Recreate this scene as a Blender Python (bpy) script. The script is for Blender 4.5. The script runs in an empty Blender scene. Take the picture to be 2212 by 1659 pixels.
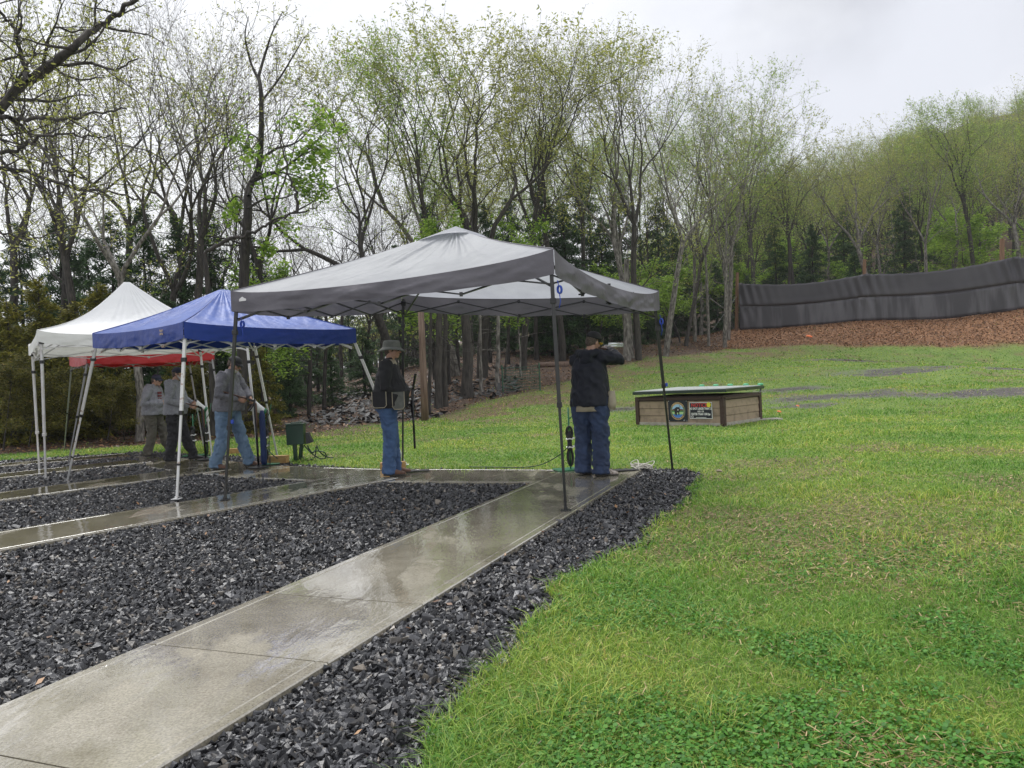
import bpy, bmesh, math, random
import numpy as np
from mathutils import Vector, Matrix, noise as mnoise

SC = bpy.context.scene
# ------------------------------------------------------------------ camera
F, CX, CY, CAMH = 1661.0, 1106.0, 829.5, 1.2      # focal length and centre measured on a 2212 px wide view
ROLL = 0.045
PITCH = math.atan((822 - CY) * math.cos(ROLL) / F)
_c, _s, _cp, _sp = math.cos(ROLL), math.sin(ROLL), math.cos(PITCH), math.sin(PITCH)
cam_d = bpy.data.cameras.new("camera"); cam_d.sensor_width = 36; cam_d.lens = 36 * F / 2212
cam_d.clip_start = 0.1; cam_d.clip_end = 1500
cam = bpy.data.objects.new("camera", cam_d); SC.collection.objects.link(cam)
_ax = Vector((_c, _s * _sp, -_s * _cp)); _ay = Vector((_s, -_c * _sp, _c * _cp)); _az = -Vector((0, _cp, _sp))
_m = Matrix((_ax, _ay, _az)).transposed().to_4x4(); _m.translation = Vector((0, 0, CAMH))
cam.matrix_world = _m
SC.camera = cam
# ------------------------------------------------------------------ light and exposure
W = bpy.data.worlds.new("World"); SC.world = W; W.use_nodes = True
nt = W.node_tree; N = nt.nodes; L = nt.links; N.clear()
wo = N.new("ShaderNodeOutputWorld"); bg = N.new("ShaderNodeBackground")
sky = N.new("ShaderNodeTexSky"); sky.sky_type = 'NISHITA'; sky.sun_disc = False
SUN_EL, SUN_AZ = math.radians(58), math.radians(-35)
sky.sun_elevation = SUN_EL; sky.sun_rotation = SUN_AZ
tc = N.new("ShaderNodeTexCoord"); mp = N.new("ShaderNodeMapping"); mp.inputs['Scale'].default_value = (1, 1, 2.2); mp.inputs['Location'].default_value = (.35, .1, .2)
nz = N.new("ShaderNodeTexNoise"); nz.inputs['Scale'].default_value = 1.7; nz.inputs['Detail'].default_value = 5; nz.inputs['Roughness'].default_value = .5
cr = N.new("ShaderNodeValToRGB")
cr.color_ramp.elements[0].position = .36; cr.color_ramp.elements[0].color = (8.6, 8.8, 9.5, 1)
cr.color_ramp.elements[1].position = .58; cr.color_ramp.elements[1].color = (11.6, 11.7, 11.9, 1)
mx = N.new("ShaderNodeMix"); mx.data_type = 'RGBA'; mx.inputs[0].default_value = .93
L.new(tc.outputs['Generated'], mp.inputs[0]); L.new(mp.outputs[0], nz.inputs['Vector']); L.new(nz.outputs['Fac'], cr.inputs[0])
L.new(sky.outputs[0], mx.inputs[6]); L.new(cr.outputs[0], mx.inputs[7]); L.new(mx.outputs[2], bg.inputs[0])
bg.inputs[1].default_value = 0.1
# a few darker cloud smudges high over the right hand woods
for _dir, _w, _k in (((.36, .80, .42), .10, .80), ((.62, .70, .38), .16, .88), ((-.05, .80, .62), .12, .93)):
    _v = Vector(_dir).normalized(); vm = N.new("ShaderNodeVectorMath"); vm.operation = 'DISTANCE'; vm.inputs[1].default_value = _v
    n2 = N.new("ShaderNodeTexNoise"); n2.inputs['Scale'].default_value = 7; n2.inputs['Detail'].default_value = 5; L.new(tc.outputs['Generated'], n2.inputs['Vector'])
    ad = N.new("ShaderNodeMath"); ad.operation = 'MULTIPLY_ADD'; ad.inputs[1].default_value = _w * 2.6; L.new(n2.outputs['Fac'], ad.inputs[0])
    L.new(tc.outputs['Generated'], vm.inputs[0]); L.new(vm.outputs['Value'], ad.inputs[2])
    rm = N.new("ShaderNodeMapRange"); rm.interpolation_type = 'SMOOTHSTEP'; rm.inputs[1].default_value = _w * 1.0; rm.inputs[2].default_value = _w * 2.6; rm.inputs[3].default_value = _k; rm.inputs[4].default_value = 1.0; L.new(ad.outputs[0], rm.inputs[0])
    mm = N.new("ShaderNodeVectorMath"); mm.operation = 'SCALE'; L.new(bg.inputs[0].links[0].from_socket, mm.inputs[0]); L.new(rm.outputs[0], mm.inputs['Scale']); L.new(mm.outputs[0], bg.inputs[0])
L.new(bg.outputs[0], wo.inputs[0])
sd = bpy.data.lights.new("sun", 'SUN'); sd.energy = 3.0; sd.angle = math.radians(40); sd.color = (1, .985, .96)
sun = bpy.data.objects.new("sun", sd); SC.collection.objects.link(sun)
sun.rotation_euler = (math.radians(90) - SUN_EL, 0, math.pi - SUN_AZ)
SC.view_settings.view_transform = 'Standard'; SC.view_settings.look = 'None'
SC.view_settings.exposure = 0.05; SC.view_settings.gamma = 1.0
SC.cycles.max_bounces = 6; SC.cycles.transparent_max_bounces = 6; SC.cycles.diffuse_bounces = 3
SC.cycles.use_denoising = True

# ------------------------------------------------------------------ helpers
rng = np.random.default_rng(7)
def ray(px, py):
    u = (px - CX) / F; v = -(py - CY) / F
    a = u * _c + v * _s; b = -u * _s + v * _c
    return Vector((a, _cp - b * _sp, _sp + b * _cp))
def G(px, py, z=0.0):                       # pixel -> point on the plane z
    r = ray(px, py); t = (z - CAMH) / r.z; return Vector((r.x * t, r.y * t, z))
def P(px, py, d):                           # pixel -> point at depth d metres in front of the camera
    r = ray(px, py); t = d / r.y; return Vector((r.x * t, d, CAMH + r.z * t))

def link(o, parent=None):
    SC.collection.objects.link(o)
    if parent: o.parent = parent
    return o
def tag(o, label=None, cat=None, group=None, kind=None):
    if label: o['label'] = label
    if cat: o['category'] = cat
    if group: o['group'] = group
    if kind: o['kind'] = kind
    return o
def empty(name, loc, label, cat, group=None, rz=0):
    o = bpy.data.objects.new(name, None); o.location = loc; o.rotation_euler = (0, 0, rz); o.empty_display_size = .1
    link(o); tag(o, label, cat, group); return o
def meshobj(name, me, parent=None, mats=None, world=True):
    o = bpy.data.objects.new(name, me)
    for m in (mats if isinstance(mats, (list, tuple)) else [mats]):
        if m: me.materials.append(m)
    link(o, parent)
    if parent is not None and world:        # geometry given in world space, keep it there
        o.matrix_parent_inverse = parent_world(parent).inverted()
    return o
def parent_world(p):
    m = p.matrix_basis.copy()
    q = p
    while q.parent:
        m = q.parent.matrix_basis @ q.matrix_parent_inverse @ m if False else (q.parent.matrix_basis @ q.matrix_parent_inverse) @ m
        q = q.parent
    return m
def npmesh(name, V, faces, smooth=False, mat_idx=None):
    """V (n,3); faces: list of int arrays (m,k)"""
    me = bpy.data.meshes.new(name)
    V = np.asarray(V, dtype=np.float32)
    faces = [np.asarray(f, dtype=np.int32) for f in faces if len(f)]
    loops = np.concatenate([f.ravel() for f in faces])
    tot = np.concatenate([np.full(len(f), f.shape[1], dtype=np.int32) for f in faces])
    st = np.concatenate([[0], np.cumsum(tot)[:-1]]).astype(np.int32)
    me.vertices.add(len(V)); me.vertices.foreach_set('co', V.ravel())
    me.loops.add(len(loops)); me.loops.foreach_set('vertex_index', loops)
    me.polygons.add(len(tot)); me.polygons.foreach_set('loop_start', st)
    try: me.polygons.foreach_set('loop_total', tot)
    except Exception: pass
    if mat_idx is not None: me.polygons.foreach_set('material_index', np.asarray(mat_idx, dtype=np.int32))
    me.update(calc_edges=True); me.validate()
    me.polygons.foreach_set('use_smooth', np.full(len(tot), smooth))
    return me
class MB:                                    # collects simple solids into one mesh
    def __init__(s): s.v = []; s.f = []; s.n = 0; s.mi = []; s.m = 0
    def add(s, V, faces):
        for f in faces: s.f.append([i + s.n for i in f]); s.mi.append(s.m)
        s.v.extend([tuple(p) for p in V]); s.n += len(V); return s
    def box(s, c, sx, sy, sz, M=None, bev=0.0):
        c = Vector(c); hx, hy, hz = sx / 2, sy / 2, sz / 2
        pts = [Vector((x * hx, y * hy, z * hz)) for z in (-1, 1) for y in (-1, 1) for x in (-1, 1)]
        if M is not None: pts = [M @ p for p in pts]
        s.add([p + c for p in pts], [(0, 2, 3, 1), (4, 5, 7, 6), (0, 1, 5, 4), (2, 6, 7, 3), (0, 4, 6, 2), (1, 3, 7, 5)]); return s
    def tube(s, pts, rad, sides=8, cap=True, ry=None, up=None):
        pts = [Vector(p) for p in pts]; n = len(pts)
        if not hasattr(rad, '__len__'): rad = [rad] * n
        if ry is None: ry = rad
        elif not hasattr(ry, '__len__'): ry = [ry] * n
        base = s.n; prev = None; V = []
        for i, p in enumerate(pts):
            t = (pts[min(i + 1, n - 1)] - pts[max(i - 1, 0)])
            if t.length < 1e-9: t = Vector((0, 0, 1))
            t.normalize()
            if up is not None:
                uu = Vector(up[i]) if hasattr(up[0], '__len__') else Vector(up)
                a = uu - t * uu.dot(t)
                if a.length < 1e-4: a = t.orthogonal()
                a.normalize()
            elif prev is None: a = t.orthogonal().normalized()
            else:
                a = prev - t * prev.dot(t); a.normalize() if a.length > 1e-6 else None
            prev = a; b = t.cross(a)
            for k in range(sides):
                an = 2 * math.pi * (k + .5) / sides
                V.append(p + a * (math.cos(an) * rad[i]) + b * (math.sin(an) * ry[i]))
        fs = []
        for i in range(n - 1):
            for k in range(sides):
                k2 = (k + 1) % sides
                fs.append((i * sides + k, i * sides + k2, (i + 1) * sides + k2, (i + 1) * sides + k))
        if cap:
            fs.append(tuple(range(sides))[::-1]); fs.append(tuple((n - 1) * sides + k for k in range(sides)))
        s.add(V, fs); return s
    def bar(s, a, b, w, h=None, up=(0, 0, 1)):      # square bar between two points
        h = h or w
        return s.tube([a, b], w * .7071, 4, ry=h * .7071, up=[up, up])
    def lathe(s, prof, c, ax=(0, 0, 1), sides=20):   # prof: (r, z)
        c = Vector(c); ax = Vector(ax).normalized(); a = ax.orthogonal().normalized(); b = ax.cross(a); V = []
        for r, z in prof:
            for k in range(sides):
                an = 2 * math.pi * k / sides; V.append(c + ax * z + (a * math.cos(an) + b * math.sin(an)) * r)
        fs = []
        for i in range(len(prof) - 1):
            for k in range(sides):
                k2 = (k + 1) % sides; fs.append((i * sides + k, i * sides + k2, (i + 1) * sides + k2, (i + 1) * sides + k))
        fs.append(tuple(range(sides))[::-1]); fs.append(tuple((len(prof) - 1) * sides + k for k in range(sides)))
        s.add(V, fs); return s
    def build(s, name, mat, parent=None, smooth=False, bevel=0, sub=0):
        me = bpy.data.meshes.new(name); me.from_pydata(s.v, [], s.f); me.update()
        if smooth: me.polygons.foreach_set('use_smooth', [True] * len(me.polygons))
        o = meshobj(name, me, parent, mat)
        if s.m: me.polygons.foreach_set('material_index', s.mi)
        if bevel:
            b = o.modifiers.new('bevel', 'BEVEL'); b.width = bevel; b.segments = 2; b.limit_method = 'ANGLE'
        return o

# ------------------------------------------------------------------ materials
def newmat(name):
    m = bpy.data.materials.new(name); m.use_nodes = True
    b = m.node_tree.nodes['Principled BSDF']; return m, m.node_tree, b
def rgba(c): return (c[0], c[1], c[2], 1)
def srgb(*c):
    return tuple((x / 255 / 12.92) if x / 255 <= .04045 else ((x / 255 + .055) / 1.055) ** 2.4 for x in c)
def mat(name, col, col2=None, rough=.6, scale=8, bump=0, bscale=None, metal=0, spec=.5, detail=4, lo=.35, hi=.65, rough2=None, coat=0, translucent=0, island=False, coords='Object', stretch=None, bdist=.01):
    m, t, b = newmat(name); n = t.nodes; l = t.links
    b.inputs['Roughness'].default_value = rough; b.inputs['Metallic'].default_value = metal
    b.inputs['Specular IOR Level'].default_value = spec
    if coat: b.inputs['Coat Weight'].default_value = coat; b.inputs['Coat Roughness'].default_value = .1
    cc = n.new('ShaderNodeTexCoord'); vec = cc.outputs[coords]
    if stretch:
        mp = n.new('ShaderNodeMapping'); mp.inputs['Scale'].default_value = stretch; l.new(vec, mp.inputs[0]); vec = mp.outputs[0]
    colout = None
    if col2 is not None:
        rp = n.new('ShaderNodeValToRGB'); rp.color_ramp.elements[0].position = lo; rp.color_ramp.elements[1].position = hi
        rp.color_ramp.elements[0].color = rgba(col); rp.color_ramp.elements[1].color = rgba(col2)
        if island:
            g = n.new('ShaderNodeNewGeometry'); l.new(g.outputs['Random Per Island'], rp.inputs[0])
        else:
            nz = n.new('ShaderNodeTexNoise'); nz.inputs['Scale'].default_value = scale; nz.inputs['Detail'].default_value = detail
            l.new(vec, nz.inputs['Vector']); l.new(nz.outputs['Fac'], rp.inputs[0])
            if rough2 is not None:
                mr = n.new('ShaderNodeMapRange'); mr.inputs[1].default_value = lo; mr.inputs[2].default_value = hi
                mr.inputs[3].default_value = rough; mr.inputs[4].default_value = rough2
                l.new(nz.outputs['Fac'], mr.inputs[0]); l.new(mr.outputs[0], b.inputs['Roughness'])
        colout = rp.outputs[0]; l.new(colout, b.inputs['Base Color'])
    else: b.inputs['Base Color'].default_value = rgba(col)
    if bump:
        bz = n.new('ShaderNodeTexNoise'); bz.inputs['Scale'].default_value = bscale or scale * 3; bz.inputs['Detail'].default_value = 5
        l.new(vec, bz.inputs['Vector']); bp = n.new('ShaderNodeBump'); bp.inputs['Strength'].default_value = bump; bp.inputs['Distance'].default_value = bdist
        l.new(bz.outputs['Fac'], bp.inputs['Height']); l.new(bp.outputs[0], b.inputs['Normal'])
    if translucent:
        tr = n.new('ShaderNodeBsdfTranslucent'); ms = n.new('ShaderNodeMixShader'); ms.inputs[0].default_value = translucent
        if colout: l.new(colout, tr.inputs[0])
        else: tr.inputs[0].default_value = rgba(col)
        out = n['Material Output']; l.new(b.outputs[0], ms.inputs[1]); l.new(tr.outputs[0], ms.inputs[2]); l.new(ms.outputs[0], out.inputs[0])
    return m
# ------------------------------------------------------------------ terrain
CTRL = []                                     # (x, y, z)
for x in np.arange(-22, 9, 5.0):
    for y in (-6, -1, 4, 9, 14): CTRL.append((x, y, 0.0))
for x, y in ((4, 17), (0, 18), (8, 15), (-8, 18), (-14, 18), (11, 9), (11, 3), (-4, 17), (5, 20)): CTRL.append((x, y, 0.0))
for px, py, d in ((0, 978, 18.5), (300, 962, 20), (600, 943, 21.5), (760, 925, 23), (930, 900, 25), (1080, 850, 31), (1190, 815, 36), (1300, 777, 42), (1450, 750, 47), (1560, 748, 50),
                  (1640, 835, 27), (1900, 840, 24), (2212, 850, 20), (2212, 800, 28), (1900, 790, 34), (1650, 795, 35), (1650, 757, 46), (1900, 747, 46), (2212, 742, 44), (2500, 738, 42), (2500, 830, 22), (2800, 730, 40),
                  (0, 950, 24), (300, 930, 27), (600, 905, 30), (750, 880, 30), (0, 905, 48), (300, 895, 50), (700, 850, 44), (850, 820, 44), (1000, 775, 48), (1150, 757, 52), (1300, 742, 56), (1400, 735, 58), (600, 850, 70), (200, 880, 90),
                  (1480, 735, 58), (1560, 722, 62)):
    CTRL.append(tuple(P(px, py, d)))
for px, py, d in ((1597, 712, 55), (1870, 690, 52), (2212, 667, 49), (2500, 650, 47), (2800, 640, 45)):   # net base on top of the berm
    p = P(px, py, d); CTRL.append(tuple(p)); CTRL.append((p.x, p.y + 2.5, p.z)); CTRL.append((p.x, p.y + 12, p.z + .8))
for x, y, z in ((-60, 20, -1), (-60, 60, -1), (-60, 120, 0), (-30, 100, 1), (-20, 160, 2), (0, 100, 7), (10, 160, 12), (30, 110, 12), (60, 110, 20), (100, 110, 31), (120, 60, 18), (60, 160, 29), (100, 170, 40), (60, 60, 9), (45, 80, 9), (90, 80, 19), (30, 80, 7),
                (30, 10, .6), (60, 10, 1.5), (60, 30, 4), (-40, -6, 0), (30, -6, 0), (60, -6, 1), (130, 200, 62), (0, 220, 16), (-60, 220, 4), (130, 10, 6)):
    CTRL.append((x, y, z))
CT = np.array(CTRL)
def _U(r2): return np.where(r2 > 1e-9, .5 * r2 * np.log(np.maximum(r2, 1e-9)), 0)
_n = len(CT); _K = _U(((CT[:, None, :2] - CT[None, :, :2]) ** 2).sum(-1)) + np.eye(_n) * 2.0
_Pm = np.hstack([np.ones((_n, 1)), CT[:, :2]])
_A = np.zeros((_n + 3, _n + 3)); _A[:_n, :_n] = _K; _A[:_n, _n:] = _Pm; _A[_n:, :_n] = _Pm.T
_w = np.linalg.solve(_A, np.concatenate([CT[:, 2], np.zeros(3)]))
def tps(x, y):
    x = np.asarray(x, float).ravel(); y = np.asarray(y, float).ravel(); out = np.empty(len(x))
    for i in range(0, len(x), 20000):
        xs, ys = x[i:i + 20000], y[i:i + 20000]
        r2 = (xs[:, None] - CT[None, :, 0]) ** 2 + (ys[:, None] - CT[None, :, 1]) ** 2
        out[i:i + 20000] = _U(r2) @ _w[:_n] + _w[_n] + _w[_n + 1] * xs + _w[_n + 2] * ys
    return out
def smooth(a, b, x): t = np.clip((x - a) / (b - a), 0, 1); return t * t * (3 - 2 * t)
def fbm(x, y, s, seed=0, oct=4):              # value-noise
    out = np.zeros(np.shape(x)); amp = 1.0; tot = 0
    for o in range(oct):
        X = np.asarray(x) / s + seed * 17.3 + o * 5.1; Y = np.asarray(y) / s - seed * 9.7 + o * 3.3
        xi = np.floor(X).astype(np.int64); yi = np.floor(Y).astype(np.int64); fx = X - xi; fy = Y - yi
        fx = fx * fx * (3 - 2 * fx); fy = fy * fy * (3 - 2 * fy)
        def h(i, j):
            k = (i * 374761393 + j * 668265263 + seed * 1274126177) & 0xffffffff; k = ((k ^ (k >> 13)) * 1274126177) & 0xffffffff
            return ((k ^ (k >> 16)) & 0xffff) / 65535.0
        out += amp * ((h(xi, yi) * (1 - fx) + h(xi + 1, yi) * fx) * (1 - fy) + (h(xi, yi + 1) * (1 - fx) + h(xi + 1, yi + 1) * fx) * fy)
        tot += amp; amp *= .5; s = s / 2
    return out / tot
def inpoly(x, y, poly):
    x = np.asarray(x); y = np.asarray(y); c = np.zeros(x.shape, bool); n = len(poly)
    for i in range(n):
        x0, y0 = poly[i][:2]; x1, y1 = poly[(i + 1) % n][:2]
        if y0 == y1: continue
        c ^= ((y0 > y) != (y1 > y)) & (x < (x1 - x0) * (y - y0) / (y1 - y0) + x0)
    return c
def sdist(x, y, poly):                        # distance to polygon outline
    d = np.full(np.shape(x), 1e9); n = len(poly)
    for i in range(n):
        ax, ay = poly[i][:2]; bx, by = poly[(i + 1) % n][:2]; L2 = (bx - ax) ** 2 + (by - ay) ** 2 + 1e-12
        t = np.clip(((x - ax) * (bx - ax) + (y - ay) * (by - ay)) / L2, 0, 1)
        d = np.minimum(d, np.hypot(x - ax - t * (bx - ax), y - ay - t * (by - ay)))
    return d
# gravel bed outline, read off the photograph
GP = [G(*p) for p in ((1525, 1022), (1490, 1055), (1470, 1090), (1420, 1130), (1370, 1180), (1300, 1200), (1245, 1250), (1205, 1320), (1120, 1400), (1040, 1460), (1000, 1520), (940, 1590), (905, 1655))]
GP += [Vector((-.42, 1.6, 0)), Vector((-.5, -4, 0)), Vector((-22, -4, 0)), Vector((-22, 15, 0))]
GP += [G(*p) for p in ((0, 993), (130, 985), (300, 974), (450, 980), (600, 986), (640, 1000), (700, 1003), (800, 1009), (1000, 1011), (1300, 1011), (1400, 1006), (1480, 1010))]
GP = [(p.x, p.y) for p in GP]
def gravel_mask(x, y):
    w = (fbm(x, y, .5, 3) - .5) * .35
    ins = inpoly(x, y, GP); d = sdist(x, y, GP); sd_ = np.where(ins, d, -d) + np.where(np.asarray(y) < 10, w, w * .3)
    return sd_
def hz(x, y, raw=False):
    x = np.atleast_1d(np.asarray(x, float)); y = np.atleast_1d(np.asarray(y, float))
    z = tps(x, y)
    flat = smooth(21, 15, np.hypot((x + 3) * .8, y - 3)) if False else smooth(4.0, .0, np.maximum(np.maximum(-24 - x, x - 9), np.maximum(y - 17.5, -7 - y)))
    z = z * (1 - flat)
    far = smooth(16, 40, np.hypot(x, y))
    z = z + far * (fbm(x, y, 5, 5) - .5) * .5 - .02 + (fbm(x, y, .6, 8, 3) - .5) * .05 * smooth(2, 6, np.hypot(x, y) * 0 + sdist(x, y, GP) + 2)
    if not raw:
        z = np.where(gravel_mask(x, y) > 0, -.055, z)
    return z
def h1(x, y): return float(hz([x], [y])[0])
# cover masks
FOREST = [P(*p) for p in ((-300, 985, 17.5), (0, 978, 18.5), (300, 962, 20), (600, 943, 21.5), (760, 925, 23), (930, 900, 25), (1080, 860, 29), (1190, 830, 33), (1300, 793, 38), (1450, 762, 43), (1560, 753, 47))]
FOREST = [(p.x, p.y) for p in FOREST] + [(20, 52), (36, 50), (60, 46), (140, 40), (140, 260), (-140, 260), (-140, 16)]
BERM = [(p.x, p.y) for p in (P(1560, 748, 49), P(1640, 750, 48), P(1900, 746, 46), (P(2212, 741, 43.8)), P(2500, 738, 41), P(2800, 730, 39), P(2800, 640, 46.5), P(2500, 650, 48.5), P(2212, 667, 50.5), P(1870, 690, 53.5), P(1590, 712, 56.5))]
mudc = [P(1800, 852, 23), P(1760, 858, 21.5), P(2150, 845, 21), P(1950, 815, 30), P(2180, 800, 29), P(1700, 838, 26), P(1330, 845, 24), P(1850, 775, 40)]
MUD = [(p.x, p.y, r) for p, r in zip(mudc, (2.2, 1.2, 2.2, 2.4, 1.6, 1.6, .9, 2.5))]
def cover(x, y):
    """returns forest, berm, mud, dry weights"""
    inf = inpoly(x, y, FOREST); d = sdist(x, y, FOREST); sf = np.where(inf, d, -d) + (fbm(x, y, 3, 11) - .5) * 3
    forest = smooth(-.6, .6, sf)
    inb = inpoly(x, y, BERM); d = sdist(x, y, BERM); sb = np.where(inb, d, -d) + (fbm(x, y, 2, 12) - .5) * 1.6
    berm = smooth(-.3, .5, sb)
    mud = np.zeros(np.shape(x))
    for mx_, my_, r in MUD:
        q = np.hypot((x - mx_) / r, (y - my_) / (r * .55)); mud = np.maximum(mud, smooth(1.25, .5, q + (fbm(x, y, .8, 13) - .5) * 1.6))
    dry = smooth(.56, .72, fbm(x, y, 1.3, 14)) * .9
    # thin strawy strip along the gravel edge and at the forest edge
    band = smooth(4.5, 0, np.abs(sf + 1.5)); 
    dry = np.maximum(dry * .7, band * smooth(.35, .6, fbm(x, y, 1.1, 15)) * (np.asarray(x) > -6))
    e0 = np.hypot((np.asarray(x) - 2.1) / 1.9, (np.asarray(y) - 6.0) / 2.0); dry = np.maximum(dry, smooth(1.2, .4, e0 + (fbm(x, y, .7, 16) - .5) * 1.5) * .68)
    e1 = np.hypot((np.asarray(x) - 4.4) / 1.5, (np.asarray(y) - 5.9) / 1.3); dry = np.maximum(dry, smooth(1.2, .4, e1 + (fbm(x, y, .7, 18) - .5) * 1.5) * .5)
    return forest, berm, mud, dry
def grid(axis):
    return np.array(axis)
ys = np.concatenate([np.arange(-7, 0, .5), np.arange(0, 14, .16), np.arange(14, 30, .3), np.arange(30, 62, .5), np.arange(62, 230, 3.0)])
xs = np.concatenate([np.arange(-140, -24, 4.0), np.arange(-24, -6, .4), np.arange(-6, 8, .16), np.arange(8, 40, .4), np.arange(40, 142, 3.0)])
XX, YY = np.meshgrid(xs, ys); X1, Y1 = XX.ravel(), YY.ravel()
gm = gravel_mask(X1, Y1)
Z1 = hz(X1, Y1, raw=True); Z1 = np.where(gm > .0, -.075, Z1)
nx, ny = len(xs), len(ys); ii = np.arange(nx * ny).reshape(ny, nx)
Q = np.stack([ii[:-1, :-1], ii[:-1, 1:], ii[1:, 1:], ii[1:, :-1]], -1).reshape(-1, 4)
me = npmesh('ground', np.stack([X1, Y1, Z1], 1), [Q], smooth=True)
fo, be, mu, dr = cover(X1, Y1)
# distance behind the forest edge where open soil turns to slate rubble
ca = me.color_attributes.new('cover', 'FLOAT_COLOR', 'POINT')
ca.data.foreach_set('color', np.stack([fo, be, mu, dr], 1).astype(np.float32).ravel())
def ground_mat():
    m, t, b = newmat('ground'); n = t.nodes; l = t.links
    at = n.new('ShaderNodeAttribute'); at.attribute_name = 'cover'
    sp = n.new('ShaderNodeSeparateColor'); l.new(at.outputs['Color'], sp.inputs[0])
    geo = n.new('ShaderNodeNewGeometry')
    def noise(s, d=5, r=.6):
        z = n.new('ShaderNodeTexNoise'); z.inputs['Scale'].default_value = s; z.inputs['Detail'].default_value = d; z.inputs['Roughness'].default_value = r
        l.new(geo.outputs['Position'], z.inputs['Vector']); return z.outputs['Fac']
    def ramp(f, stops):
        r = n.new('ShaderNodeValToRGB'); e = r.color_ramp.elements
        while len(e) < len(stops): e.new(.5)
        for i, (p, c) in enumerate(stops): e[i].position = p; e[i].color = rgba(c)
        l.new(f, r.inputs[0]); return r.outputs[0]
    def mix(f, a, c):
        x = n.new('ShaderNodeMix'); x.data_type = 'RGBA'; l.new(f, x.inputs[0]); l.new(a, x.inputs[6]); l.new(c, x.inputs[7]); return x.outputs[2]
    grass = ramp(noise(1.2), [(.3, (.09, .15, .02)), (.5, (.13, .22, .027)), (.7, (.21, .27, .042))])
    fine = ramp(noise(40, 3), [(.35, (.05, .06, .018)), (.6, (.15, .24, .03))])
    grass = mix(noise(9), grass, fine)
    dry = ramp(noise(25, 4), [(.35, (.06, .045, .025)), (.55, (.17, .115, .05)), (.7, (.30, .21, .10))])
    litter = ramp(noise(5, 8, .75), [(.36, (.015, .011, .009)), (.5, (.06, .034, .02)), (.62, (.14, .068, .034)), (.75, (.26, .14, .07))])
    bermc = ramp(noise(6, 9, .8), [(.33, (.075, .036, .018)), (.48, (.20, .095, .042)), (.6, (.32, .155, .068)), (.75, (.45, .24, .11))])
    mudc = ramp(noise(12, 6), [(.35, (.03, .026, .026)), (.55, (.09, .078, .072)), (.7, (.2, .18, .17))])
    c = mix(at.outputs['Alpha'], grass, dry)
    c = mix(sp.outputs[0], c, litter); c = mix(sp.outputs[1], c, bermc); c = mix(sp.outputs[2], c, mudc)
    l.new(c, b.inputs['Base Color'])
    mr = n.new('ShaderNodeMapRange'); mr.inputs[3].default_value = .8; mr.inputs[4].default_value = .25; l.new(sp.outputs[2], mr.inputs[0]); l.new(mr.outputs[0], b.inputs['Roughness'])
    bp = n.new('ShaderNodeBump'); bp.inputs['Strength'].default_value = .8; bp.inputs['Distance'].default_value = .06; l.new(noise(9, 8, .75), bp.inputs['Height']); l.new(bp.outputs[0], b.inputs['Normal'])
    return m
ground = tag(meshobj('ground', me, None, ground_mat()), 'sloping ground of grass, leaf litter and bare soil', None, None, 'structure')

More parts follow.
